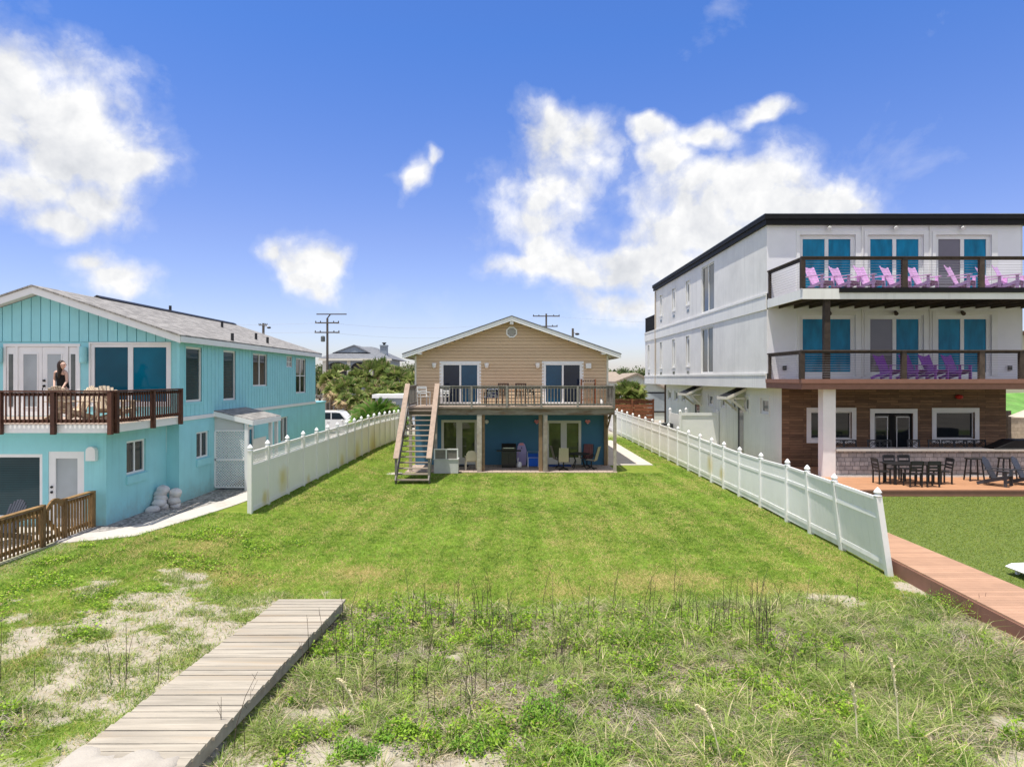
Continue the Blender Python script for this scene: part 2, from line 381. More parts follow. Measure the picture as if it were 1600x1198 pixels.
def dry_patch(x, y):
    d = np.zeros(np.shape(x))
    for cx, cy, rx, ry, k in ((3.6,14.7,1.5,.8,.75), (-3.3,15.0,.9,.8,.8), (-1.6,14.2,.9,.4,.45), (5.8,14.0,1.4,.7,.6), (1.2,13.8,1.2,.35,.35), (7.9,18,.6,4,.45), (-5.8,14.6,1.6,.7,.6), (2.5,25,2.5,.7,.25), (-7.4,17,.7,2,.4)):
        d = np.maximum(d, k*np.clip(1.25 - np.hypot((x-cx)/rx, (y-cy)/ry), 0, 1))
    return d
# one sheet: fine squares where the camera looks, coarse ones out to the horizon
gx = np.unique(np.concatenate([np.linspace(-600,-60,13), np.linspace(-60,-14,24), np.arange(-14,13.01,.13), np.linspace(13.5,60,32), np.linspace(60,600,13)]))
gy = np.unique(np.concatenate([np.linspace(-60,4,17), np.arange(4.5,30,.13), np.arange(30,60,.6), np.linspace(60,1500,25)]))
XX, YY = np.meshgrid(gx, gy); nx, ny = len(gx), len(gy)
ZZ = gz(XX, YY)
co = np.stack([XX.ravel(), YY.ravel(), ZZ.ravel()], 1)
ii = (np.arange(ny-1)[:,None]*nx + np.arange(nx-1)[None,:]).ravel()
lv = np.stack([ii, ii+1, ii+1+nx, ii+nx], 1).ravel()
far = sst(48, 56, YY) + sst(-9.5, -12, XX) + sst(10.5, 12, XX)
at = {'sand': sandiness(XX, YY).ravel(), 'dune': duneness(XX, YY).ravel(), 'dryp': dry_patch(XX, YY).ravel(), 'lot': np.clip(far, 0, 1).ravel()}
m_ground, t, b = new_mat('ground_soil')
p = t.pos()
fine = t.noise(p, 22, 5, .65); mid = t.noise(p, 3.5, 5, .6)
grass = t.mix(t.ramp(mid, .35, .65), (.12,.18,.022), (.20,.245,.04))
grass = t.mix(t.math('MULTIPLY', t.attr('dryp'), t.ramp(mid, .3, .6)), grass, (.26,.20,.085))
litter = t.mix(t.ramp(fine, .4, .62), (.06,.06,.028), (.34,.285,.20))
sand = t.mix(t.ramp(t.noise(p, 9, 5), .35, .7), (.42,.375,.30), (.30,.26,.195))
lot = t.mix(t.ramp(t.noise(p, .3, 4), .4, .6), (.30,.27,.23), (.42,.385,.33))
c = t.mix(t.attr('dune'), grass, litter)
c = t.mix(t.math('MULTIPLY', t.attr('lot'), 1.), c, lot)
sf = t.ramp(t.math('ADD', t.attr('sand'), t.math('MULTIPLY', t.math('SUBTRACT', fine, .5), 1.8)), .25, .75)
c = t.mix(sf, c, sand)
setc(t, b, c); b.inputs['Roughness'].default_value = .95; b.inputs['Specular IOR Level'].default_value = .1
bump(t, b, t.math('ADD', fine, t.math('MULTIPLY', mid, .6)), .6, .03)
g = np_mesh('ground', co, lv, np.full(len(ii), 4), m_ground, at); tag(g, kind='structure')

# ------------------------------------------------------------------ camera, sun, sky
cam = bpy.data.cameras.new('camera'); cam.sensor_width = 36; cam.lens = F/1600*36
cam.shift_x = (800-CX)/1600; cam.shift_y = (HY-599)/1600
cam.clip_start = .1; cam.clip_end = 5000
co_ = bpy.data.objects.new('camera', cam); COL.objects.link(co_); co_.location = (0,0,H); co_.rotation_euler = (R(90),0,0); SC.camera = co_
SUN = Vector((-.165, -.165, .97)).normalized()
sl = bpy.data.lights.new('sun', 'SUN'); sl.energy = 4.2; sl.angle = R(.53); sl.color = (1, .94, .85)
so = bpy.data.objects.new('sun', sl); COL.objects.link(so); so.rotation_euler = SUN.to_track_quat('Z','Y').to_euler(); so.location = (0,0,60)
w = bpy.data.worlds.new('World'); SC.world = w; w.use_nodes = True; t = NT(w.node_tree)
bg = t.n['Background']; out = t.n['World Output']
sky = t.n.new('ShaderNodeTexSky'); sky.sky_type = 'NISHITA'; sky.sun_disc = False
sky.sun_elevation = math.asin(SUN.z); sky.sun_rotation = math.atan2(SUN.x, SUN.y); sky.air_density = 1.0; sky.dust_density = .6; sky.ozone_density = 1.6
hs = t.new('ShaderNodeHueSaturation', {'Hue': .515, 'Saturation': 1.12, 'Value': 1., 'Color': sky.outputs[0]})
D = t.n.new('ShaderNodeTexCoord').outputs['Generated']
sx = t.new('ShaderNodeSeparateXYZ', {0: D}).outputs
ay = t.math('MAXIMUM', t.math('ABSOLUTE', sx[1]), .05)
uv = t.new('ShaderNodeCombineXYZ', {0: t.math('DIVIDE', sx[0], ay), 1: t.math('DIVIDE', sx[2], ay), 2: 0.}).outputs[0]
n1 = t.noise(D, 7., 9, .60, .35); n2 = t.noise(t.vec('ADD', D, (5.2, 1.3, 2.7)), 2.6, 4, .5)
wob = t.new('ShaderNodeTexNoise', {'Vector': D, 'Scale': 9., 'Detail': 3.}).outputs[1]
uvw = t.vec('ADD', uv, t.vec('MULTIPLY', t.vec('SUBTRACT', wob, (.5,.5,.5)), (.13,.11,0)))
BL = [(-40,130,150,90),(60,190,150,95),(120,240,120,70),(40,290,160,60),(150,310,70,45),(90,345,90,28),(205,255,55,28),
      (150,405,50,26),(185,425,62,34),(215,445,36,22),(440,408,32,28),(470,425,52,44),(500,420,32,22),(470,455,40,20),(637,287,24,34),(655,262,14,20),
      (870,215,60,48),(915,225,70,50),(850,285,85,55),(845,340,80,50),(862,385,62,50),(830,425,75,24),(900,420,110,30),
      (1110,310,110,70),(1180,290,110,65),(1080,360,130,55),(1230,320,130,55),(1290,300,60,22),(1050,410,160,50),(1200,390,200,60),(985,418,60,28),
      (1020,195,38,18),(1090,208,62,24),(1195,181,52,14),(1045,240,38,36),(965,472,72,30),(1330,300,25,10)]
acc = None
for (x, y, rx, ry) in BL:
    cx, cy, ix, iy = (x-CX)/F, (HY-y)/F, F/rx, F/ry
    l = t.vec('LENGTH', t.vec('MULTIPLY_ADD', uvw, (ix, iy, 0), (-cx*ix, -cy*iy, 0)))
    q = t.math('SUBTRACT', 1.15, l)
    acc = q if acc is None else t.math('SMOOTH_MAX', acc, q, .25)
acc = t.math('MINIMUM', acc, .9)
hole = t.math('SUBTRACT', 1., t.vec('LENGTH', t.vec('MULTIPLY_ADD', uvw, (F/38, F/46, 0), (-(948-CX)/38, -(HY-335)/46, 0))))
acc = t.math('SUBTRACT', acc, t.math('MULTIPLY', t.math('MAXIMUM', t.math('ADD', hole, .35), 0.), .45))
def puffs(vec, sc):
    v = t.new('ShaderNodeTexVoronoi', {'Vector': vec, 'Scale': sc, 'Detail': 4., 'Roughness': .55, 'Lacunarity': 2.1}); v.normalize = True; return t.math('SUBTRACT', 1., v.outputs['Distance'])
wv = t.vec('ADD', D, t.vec('MULTIPLY', t.vec('SUBTRACT', wob, (.5,.5,.5)), (.05,.05,.05)))
n3 = t.noise(D, 24., 7, .62, .3)
pf = puffs(wv, 13.); pf2 = puffs(t.vec('ADD', wv, (.010, 0., .016)), 13.)
edge = t.math('ADD', t.math('ADD', t.math('MULTIPLY', t.math('SUBTRACT', n1, .5), 1.7), t.math('MULTIPLY', t.math('SUBTRACT', n3, .5), 1.1)), t.math('MULTIPLY', t.math('SUBTRACT', pf, .62), 1.5))
den = t.math('ADD', acc, edge)
wisp = t.ramp(t.math('ADD', t.math('MULTIPLY', n1, .6), t.math('MULTIPLY', n2, .6)), .68, .85, 0, .35)
soft = t.math('MULTIPLY', t.ramp(den, -.22, .8), .38)          # thin veil at the rims
core = t.ramp(den, .02, .85)
mask = t.math('MAXIMUM', t.math('MAXIMUM', soft, core), t.math('MULTIPLY', wisp, t.ramp(sx[2], .02, .2)))
# self-shadow: puffs lit from above and the left, greyer where the cloud is thick and low
shade = t.math('ADD', t.ramp(den, .1, 1.5, .93, .86), t.math('MULTIPLY', t.math('SUBTRACT', pf, pf2), .55))
nlow = t.noise(t.vec('ADD', D, (0., 0., .05)), 7., 5, .55, .35)
shade = t.math('ADD', shade, t.math('MULTIPLY', t.math('SUBTRACT', n1, nlow), .45))
shade = t.ramp(shade, .55, 1.0, .55, 1.0)
SKYS = .12
elev = t.new('ShaderNodeValToRGB', {0: sx[2]}); cr = elev.color_ramp
for k, (p_, c_) in enumerate(((0., (.86,.81,1.02)), (.20, (.80,.80,1.0)), (.45, (.53,.83,1.13)))):
    e_ = cr.elements[k] if k < 2 else cr.elements.new(p_); e_.position = p_; e_.color = (*c_, 1)
skc = t.scale(t.vec('MULTIPLY', hs.outputs[0], elev.outputs[0]), SKYS)
cl = t.scale(t.mix(t.ramp(shade, .6, .95), (.74,.79,.90), (1.,1.,1.)), t.math('MULTIPLY', shade, .72))
# unseen cloud added overhead and behind the camera to whiten and lift fill
back = t.math('MAXIMUM', t.ramp(sx[1], .1, -.25), t.ramp(sx[2], .62, .78))
mask = t.math('MAXIMUM', mask, t.math('MULTIPLY', t.math('MULTIPLY', back, t.ramp(t.math('ADD', n2, t.math('MULTIPLY', t.math('SUBTRACT', n1, .5), .5)), .36, .58)), t.ramp(sx[2], .03, .2)))
fin = t.mix(mask, skc, cl)
t.l.new(fin, bg.inputs[0]); bg.inputs[1].default_value = 1.
SC.view_settings.view_transform = 'Standard'; SC.view_settings.look = 'None'; SC.view_settings.exposure = .55; SC.view_settings.gamma = 1
SC.cycles.max_bounces = 8; SC.cycles.diffuse_bounces = 4; SC.cycles.use_denoising = True
SC.cycles.sample_clamp_indirect = 6
# ------------------------------------------------------------------ grass and dune plants
def blades(name, x, y, z, h, w, bend, az, seg, mat, dry, wd=None, rn=None):
    n = len(x); V = 2*seg+1; P = np.zeros((n, V, 3))
    wa = RG.uniform(0, 2*np.pi, n) if wd is None else wd
    dx, dy = np.cos(az), np.sin(az)
    for k in range(seg+1):
        t = k/seg
        px = x + dx*h*bend*t*t; py = y + dy*h*bend*t*t; pz = z + h*t*(1 - .35*np.minimum(bend, 1.4)*t)
        if k < seg:
            ww = w*(1-.55*t)/2
            P[:,2*k] = np.stack([px-np.cos(wa)*ww, py-np.sin(wa)*ww, pz], 1); P[:,2*k+1] = np.stack([px+np.cos(wa)*ww, py+np.sin(wa)*ww, pz], 1)
        else: P[:,2*k] = np.stack([px, py, pz], 1)
    lv = []; sz = []
    for k in range(seg-1): lv += [2*k, 2*k+1, 2*k+3, 2*k+2]; sz.append(4)
    lv += [2*seg-2, 2*seg-1, 2*seg]; sz.append(3)
    L = (np.arange(n)[:,None]*V + np.array(lv)[None,:]).ravel(); S = np.tile(np.array(sz), n)
    r = np.repeat(RG.random(n) if rn is None else rn, V)
    return np_mesh(name, P.reshape(-1,3), L, S, mat, {'rnd': r, 'dry': np.repeat(dry, V)})
def leaves(name, x, y, z, s, mat, dry, tilt=.6, asp=.55):
    n = len(x); az = RG.uniform(0, 2*np.pi, n); ti = RG.normal(0, tilt, n)
    d = np.stack([np.cos(az)*np.cos(ti), np.sin(az)*np.cos(ti), np.sin(ti)], 1)
    sd = np.stack([-np.sin(az), np.cos(az), RG.normal(0, .35, n)], 1)
    c = np.stack([x, y, z], 1); s = s[:,None]
    P = np.stack([c, c + d*s*.5 + sd*s*asp*.5, c + d*s, c + d*s*.5 - sd*s*asp*.5], 1)
    L = np.arange(4*n); r = np.repeat(RG.random(n), 4)
    return np_mesh(name, P.reshape(-1,3), L, np.full(n, 4), mat, {'rnd': r, 'dry': np.repeat(dry, 4)}, smooth=False)
def on_walk(x, y):        # the footprint of the boardwalk
    t = (y - 7.2)/(12.5-7.2); c = -4.12 + t*.47; hw = .70 - .07*t
    return (np.abs(x - c) < hw) & (y < 12.52)
def path_edge(y): return np.interp(y, [10, 16.2, 16.6, 17.1, 19.2, 22.2, 40], [-10.9, -10.8, -10.2, -9.5, -8.95, -8.5, -8.4])
m_lawn = leafmat('lawn_grass', (.042,.12,.008), (.37,.57,.075), (.58,.47,.20), .4, .6, 1.1)
m_dune = leafmat('dune_grass_blade', (.06,.14,.015), (.48,.60,.15), (.76,.64,.40), .4, .6, 1.5)
m_leaf = leafmat('groundcover_leaf', (.04,.135,.008), (.46,.68,.06), (.50,.40,.18), .45, .45, 1.8)
m_bushl = leafmat('bright_bush_leaf', (.12,.30,.03), (.34,.52,.06), (.36,.36,.12), .4, .45, 3.)
m_straw = leafmat('straw_litter_blade', (.24,.20,.15), (.55,.48,.38), None, .15, .8, 2.)
# mown lawn
N = 950_000
y = 7.4 * (50/7.4)**(RG.random(N)**1.0); x = RG.uniform(-11, 8.62, N)
s = sandiness(x, y); dn = duneness(x, y)
lf = fbm(x, y, .9, 77)
pk = RG.random(N)
keep = (pk > s*.93) & (RG.random(N) > dn*.8) & ~on_walk(x, y) & (x > path_edge(y)) & ~((y > 31.2) & (x > -4.9) & (x < 7.42)) & ~((y > 20.0) & (x < -7.75)) & (RG.random(N) < .3 + 1.1*np.clip(20/y, .0, 1.)) & (RG.random(N) > .75*sst(.3,.9,dry_patch(x,y))*sst(.4,.7,fbm(x,y,2.5,81)))
x, y, s, lf = x[keep], y[keep], s[keep], lf[keep]; n = len(x)
stripe = np.sign(np.sin(x*2*np.pi/1.05 + .6))
left = sst(-4.5, -7, x)*sst(19, 16, y)
h = RG.uniform(.035, .075, n)*(.8 + .6*lf)*(1 + left*.7*sst(.45, .7, fbm(x, y, 1.7, 91)))
az = np.where(stripe > 0, np.pi/2, -np.pi/2) + RG.normal(0, 1.9, n)
dr = np.clip(dry_patch(x, y)*.8 + .22*sst(.5,.75,fbm(x,y,.45,41)) + s*.3 + .30*sst(.5,.72,fbm(x*1.4, y*.8, 1.6, 55)) + .06 + .05*stripe, 0, .85)  # stripe term tints the mower tracks, standing in for light on tilted blades
tag(blades('lawn_grass', x, y, gz(x,y)-.004, h, .006+.0006*y, RG.uniform(.5,1.5,n), az, 1, m_lawn, dr, rn=np.clip(.58*vn(x*11, y*7, 88)+.16*vn(x*3, y*2, 89)+.55*(fbm(x,y,.55,90)-.5)+.30*RG.random(n)-.02,0,1)), 'short mown green grass of the long back lawn', 'grass', kind='stuff')
# dune grass, straw litter: everything grows in tufts and small plants, with gaps between
def duneset(N, y0=6.6, y1=15.2, xr=(-9.5, 12), sk=.85):
    y = y0*(y1/y0)**RG.random(N); x = RG.uniform(*xr, N); d = duneness(x, y); s = sandiness(x, y)
    k = (RG.random(N) < d) & (RG.random(N) > s*.96) & ~on_walk(x, y) & ~((x > 8.45) & (y > 14.9)) & ~((x > 8.40 + (y-15)*.09) & (y > 10.4))
    return x[k], y[k]
def tufts(name, cx, cy, nb, rad, hgt, wid, mat, dry, bend, seg=3):
    """nb blades round each centre, leaning outward"""
    m = len(cx); i = np.repeat(np.arange(m), nb); n = len(i)
    az = RG.uniform(0, 2*np.pi, n); q = np.sqrt(RG.random(n))*rad[i]
    x = cx[i]+np.cos(az)*q; y = cy[i]+np.sin(az)*q
    k = ~on_walk(x, y); i, az, x, y = i[k], az[k], x[k], y[k]; n = len(i)
    o = blades(name, x, y, gz(x,y)-.012, hgt[i]*RG.uniform(.5,1.1,n), RG.uniform(*wid,n), RG.uniform(*bend,n), az+RG.normal(0,.7,n), seg, mat, np.clip(dry[i]+RG.normal(0,.12,n),0,1))
    V = 2*seg+1; r = np.repeat(np.clip(RG.random(m)[i]*.7+RG.random(n)*.3, 0, 1), V); o.data.attributes['rnd'].data.foreach_set('value', r.astype(np.float32)); return o
x, y = duneset(90_000); n = len(x); straw = fbm(x, y, 1.3, 61); k = RG.random(n) < sst(.42, .60, straw)*.85 + .10; x, y = x[k], y[k]; n = len(x)
tag(blades('straw_litter', x, y, gz(x,y)-.01, RG.uniform(.06,.22,n), RG.uniform(.006,.012,n), RG.uniform(1.2,3.0,n), RG.uniform(0,6.28,n), 2, m_straw, np.zeros(n)), 'matted dead straw lying between the dune plants', 'straw', kind='stuff')
x, y = duneset(6200); n = len(x); tall = .6*fbm(x, y, .8, 23) + .4*fbm(x, y, 3., 24); rt = sst(.5, 5., x)
k = RG.random(n) < .12 + .9*sst(.40, .58, tall + .10*rt); x, y, tall, rt = x[k], y[k], tall[k], rt[k]; n = len(x)
dg = .05 + .40*sst(.38,.66,fbm(x,y,1.4,67))*RG.random(n)
tag(tufts('dune_grass', x, y, 26, RG.uniform(.03,.11,n), RG.uniform(.14,.36,n)*(.7+.6*tall)*(1+.55*rt*RG.random(n)), (.007,.015), m_dune, dg, (.5,1.9)), 'tangled pale green dune grass below the lawn', 'grass', kind='stuff')
# small leafy plants and creeping ground cover
def plants(name, cx, cy, nb, rad, hgt, size, mat, dry):
    m = len(cx); i = np.repeat(np.arange(m), nb); n = len(i)
    az = RG.uniform(0, 2*np.pi, n); q = np.sqrt(RG.random(n))*rad[i]*(.55+.45*np.sin(az*3+i*1.7)**2)
    x = cx[i]+np.cos(az)*q; y = cy[i]+np.sin(az)*q*.9; top = hgt[i]*(1-.8*(q/rad[i])**2)
    k = ~on_walk(x, y); x, y, i, top = x[k], y[k], i[k], top[k]; n = len(i)
    o = leaves(name, x, y, gz(x,y)+top*RG.random(n)**.7, RG.uniform(*size,n), mat, dry*RG.random(n), .75, .5)
    r = np.repeat(np.clip(RG.random(m)[i]*.65+RG.random(n)*.35, 0, 1), 4); o.data.attributes['rnd'].data.foreach_set('value', r.astype(np.float32)); return o
x, y = duneset(11500); n = len(x)
lf = .55*fbm(x, y, .75, 45) + .45*fbm(x, y, 2.4, 46) + .22*sst(1.7,.2,np.hypot((x-2.3)/2.6,(y-11.5)/1.1)) + .17*sst(1.5,.2,np.hypot((x+1.9)/1.7,(y-11.5)/1.2)) + .05*sst(1.4,.3,np.hypot((x-5.)/1.5,(y-10.)/.8)) - .05*sst(4, 7, x) - .07*sst(1.2,.3,np.hypot((x-.2)/2.2,(y-9.2)/.9))
k = RG.random(n) < sst(.45, .60, lf)*.95 + .05; x, y, lf = x[k], y[k], lf[k]; n = len(x)
tag(plants('leafy_groundcover', x, y, 34, RG.uniform(.05,.17,n), RG.uniform(.05,.26,n)*(.6+.7*sst(.45,.68,lf)), (.025,.065), m_leaf, .16), 'bright leafy ground cover creeping over the dune', 'ground cover', kind='stuff')
# weeds of the shaggy corner beside the picket fence
N = 110_000; y = RG.uniform(7, 18, N); x = RG.uniform(-10.9, -4.6, N)
k = (RG.random(N) < sst(.48,.68,fbm(x,y,1.3,91))*sst(-4.5,-6.5,x)) & (RG.random(N) > sandiness(x,y)) & ~on_walk(x,y) & (x > path_edge(y))
x, y = x[k], y[k]; n = len(x)
tag(leaves('clover_weeds', x, y, gz(x,y)+RG.random(n)*.09, RG.uniform(.025,.055,n), m_leaf, .1*RG.random(n), .5, .8), 'low clover weeds spreading through the shaggy grass', 'weeds', kind='stuff')
# thin scattered tufts on the sand
N = 130_000; y = RG.uniform(7, 15, N); x = RG.uniform(-8, -3, N); tf = fbm(x, y, 2.6, 19)
k = (RG.random(N) < sst(.46,.66,tf)*.75+.07) & ~on_walk(x,y) & (sandiness(x,y) > .12) & (x > path_edge(y)); x, y = x[k], y[k]; n = len(x)
tag(blades('sand_tufts', x, y, gz(x,y)-.01, RG.uniform(.04,.14,n), RG.uniform(.006,.013,n), RG.uniform(.4,1.5,n), RG.uniform(0,6.28,n), 2, m_dune, .25*RG.random(n)), 'thin grass tufts scattered over bare sand', 'grass', kind='stuff')
# dark dead weed stalks
m_stalk = M('dead_weed_stalk', (.075,.055,.045), .9, .3, 8., .4)
mb = MB()
def stalk(mb, x, y, h, lean):
    z = float(gz(x, y)); a = random.uniform(0, 6.28); q = [(x + math.cos(a)*lean*h*t*t, y + math.sin(a)*lean*h*t*t, z-.02 + h*t) for t in (0,.35,.7,1)]
    mb.tube(q, [.0055,.0045,.0035,.002], 4)
    for _ in range(random.randint(1, 5)):
        t = random.uniform(.4,.95); b = random.uniform(0,6.28); l = random.uniform(.05,.16)
        p = Vector(q[0]).lerp(Vector(q[3]), t); mb.tube([p, p + Vector((math.cos(b)*l*.6, math.sin(b)*l*.6, l))], [.003,.0015], 3)
for cx, cy, m, r in ((-1.4,9.3,14,.55), (-.4,9.1,9,.4), (.9,10.3,12,.4), (3.9,11.4,14,.22), (3.2,11.6,5,.25), (1.2,12,10,.6), (-1.9,11.6,14,.8), (-.6,12.2,14,.8), (2.4,12.3,10,.6), (-5.4,9.3,5,.3), (-6.4,9.2,4,.5), (-3.2,8.0,3,.2), (6.2,12.3,6,.4), (4.4,9.6,4,.3), (-2.6,10.4,8,.5), (.2,11.2,10,.5), (5.,12.2,4,.3)):
    for _ in range(m): stalk(mb, cx+random.gauss(0,r), cy+random.gauss(0,r*.6), random.uniform(.35,.95), random.uniform(0,.3))
for _ in range(11): stalk(mb, 4.0+random.gauss(0,.10), 10.5+random.gauss(0,.10), random.uniform(.7,1.25), random.uniform(0,.10))
for _ in range(6): stalk(mb, 3.3+random.gauss(0,.16), 11.2+random.gauss(0,.14), random.uniform(.6,1.05), random.uniform(0,.12))
tag(mb.build('dead_stalks', m_stalk), 'dark dry weed stalks standing among the dune plants', 'stalks', kind='stuff')
# sea oats one can pick out
m_oat = M('sea_oat_straw', (.78,.70,.45), .8, .15, 8., .1)
for px, py, tx, ty, lab in ((1340,1170,1327,1068,'pale sea oat stem standing straight in the dune grass'), (1405,1170,1388,1030,'tallest pale sea oat stem with a plumed head'), (1128,1190,1086,1103,'bent pale sea oat stem leaning over the dune grass'), (560,1100,528,1062,'short sea oat stalk arching beside the boardwalk')):
    d = 4.35*F/(py-HY)*.99; x0 = PX(px, d); z0 = float(gz(x0, d)); x1 = PX(tx, d); z1 = PZ(ty, d)
    o = thing('sea_oat', (x0, d, z0), lab, 'sea oat')
    q = [Vector((x0,d,z0)), Vector((x0+(x1-x0)*.3, d-.02, z0+(z1-z0)*.55)), Vector((x0+(x1-x0)*.7, d-.03, z0+(z1-z0)*.88)), Vector((x1,d-.04,z1))]
    MB().tube(q, [.010,.009,.007,.004], 5).build('stem', m_oat, o)
    mb = MB()
    for k in range(60):
        u = random.random()**.8; p = q[1].lerp(q[2], min(1,u*2)) if u < .5 else q[2].lerp(q[3], (u-.5)*2)
        mb.beam(p, p + Vector((random.gauss(0,.012), random.gauss(0,.012), .05)), .013, .006)
    mb.build('plume_foliage', m_oat, o)
# low bright bushes along the bottom of the dune
for i, (px, py, r, lab) in enumerate(((553,1172,.24,'bright green bush at the sandy edge nearest the boardwalk end'), (622,1138,.20,'small lime green bush with upright leafy shoots in dry stalks'), (752,1160,.26,'low spreading green bush behind a strip of bare sand'), (930,1192,.30,'lime green bush lowest in the dune, cut by the bottom of the picture'), (1500,945,.45,'dense dark green bush growing against the composite walkway'), (845,1120,.34,'leafy green bush among dry straw in the dune'), (1385,1150,.26,'green leafy bush among sea oats in the dune'))):
    d = 4.3*F/(py-HY); cx = PX(px, d); ns = 9
    ang = RG.uniform(0,6.28,ns); rr = r*np.sqrt(RG.random(ns)); sx_ = cx+np.cos(ang)*rr*1.25; sy_ = d+np.sin(ang)*rr
    o = thing('leafy_bush', (cx, d, float(gz(cx,d))), lab, 'bush', 'low bushes on the dune')
    f = plants('foliage', sx_, sy_, 130, RG.uniform(.35,.7,ns)*r, RG.uniform(.45,1.0,ns)*r*.95, (.022,.055), m_leaf if i in (4,) else m_bushl, .12); f.parent = o; f.location = -o.location
    for k in range(ns): MB().tube([(sx_[k], sy_[k], float(gz(sx_[k],sy_[k]))-.03), (sx_[k]+random.gauss(0,r*.15), sy_[k], float(gz(cx,d))+r*random.uniform(.5,1.0))], [.006,.003], 4).build('stem', m_stalk, o)
# ------------------------------------------------------------------ boardwalk
bw = thing('boardwalk', (-3.9, 10, .1), 'weathered grey plank boardwalk whose lower end is buried in sand', 'boardwalk')
mb = MB(); y = 6.6; k = 0
while y < 12.5:
    pw = random.choice((.132, .134, .136, .138)); t_ = (y+pw/2-7.2)/5.3; c = -4.12+.47*t_; hw = .685-.065*t_
    a = random.uniform(-.01,.012); e = random.uniform(-.01,.012); s_ = .006; z = .262+random.uniform(-.005,.005)
    mb.mesh([(c-hw-a,y,z-.038),(c+hw+e,y+s_,z-.038),(c+hw+e,y+pw+s_,z-.038),(c-hw-a,y+pw,z-.038),(c-hw-a,y,z),(c+hw+e,y+s_,z+random.uniform(-.003,.003)),(c+hw+e,y+pw+s_,z),(c-hw-a,y+pw,z)],
            [(3,2,1,0),(4,5,6,7),(0,1,5,4),(1,2,6,5),(2,3,7,6),(3,0,4,7)]); y += pw + random.uniform(.009,.015)
mb.build('plank', m_plank, bw)
for sd in (-1, 1):
    MB().beam((-4.17+sd*.66,6.6,.155), (-3.65+sd*.595,12.48,.155), .04, .135, r=.3).build('side_beam', m_grayw, bw)
for yy in (8.2, 9.7, 11.2): bx(bw, 'joist', m_grayw, -4.55+(yy-7)*.09, -3.62+(yy-7)*.085, yy, yy+.09, -.02, .215)
# blown sand over the buried end
X_, Y_ = np.meshgrid(np.arange(-6.6,-2.7,.06), np.arange(5.6,8.4,.06)); nn = fbm(X_, Y_, 2.0, 14)
Zd = .288 - .30*sst(7.2, 7.8, Y_ + (nn-.5)*1.1 - .25*sst(-4.2,-4.9,X_)) - .40*sst(-3.60,-3.44,X_+(nn-.5)*.12) - .32*sst(-4.75,-5.35,X_+(nn-.5)*.7) + (fbm(X_,Y_,6,15)-.5)*.02
a_ = X_.shape; i_ = (np.arange(a_[0]-1)[:,None]*a_[1]+np.arange(a_[1]-1)[None]).ravel()
m_sand = M('drift_sand', (.42,.385,.33), .95, .08, 8., 0, .7, 45, .012, col2=(.34,.305,.26), c2=(.45,.7))
tag(np_mesh('sand_drift', np.stack([X_.ravel(),Y_.ravel(),Zd.ravel()],1), np.stack([i_,i_+1,i_+1+a_[1],i_+a_[1]],1).ravel(), np.full(len(i_),4), m_sand, {}), kind='structure')

# ------------------------------------------------------------------ vinyl fences
def vinyl(name, stains_and_bounce, col=(.74,.75,.745)):
    m, t, b = new_mat(name); p = t.pos(); n = t.noise(p, 3., 5)
    c = t.scale(col, t.ramp(t.noise(p, .8, 4), .3, .7, .95, 1.03))
    z = t.new('ShaderNodeSeparateXYZ', {0: p}).outputs[2]
    c = t.mix(t.math('MULTIPLY', t.ramp(z, .8, .1, 0, .40), t.ramp(n, .4, .75)), c, (.52,.50,.38))
    for (x, y, zz, r) in stains_and_bounce:
        d = t.vec('DISTANCE', t.vec('MULTIPLY', p, (.4,1,1)), (x*.4, y, zz))
        k = t.ramp(t.math('ADD', d, t.math('MULTIPLY', n, .5)), r+.25, r*.2+.2, 0, .75)
        c = t.mix(k, c, (.60,.47,.13))
    setc(t, b, c); b.inputs['Roughness'].default_value = .38; b.inputs['Specular IOR Level'].default_value = .4
    return m
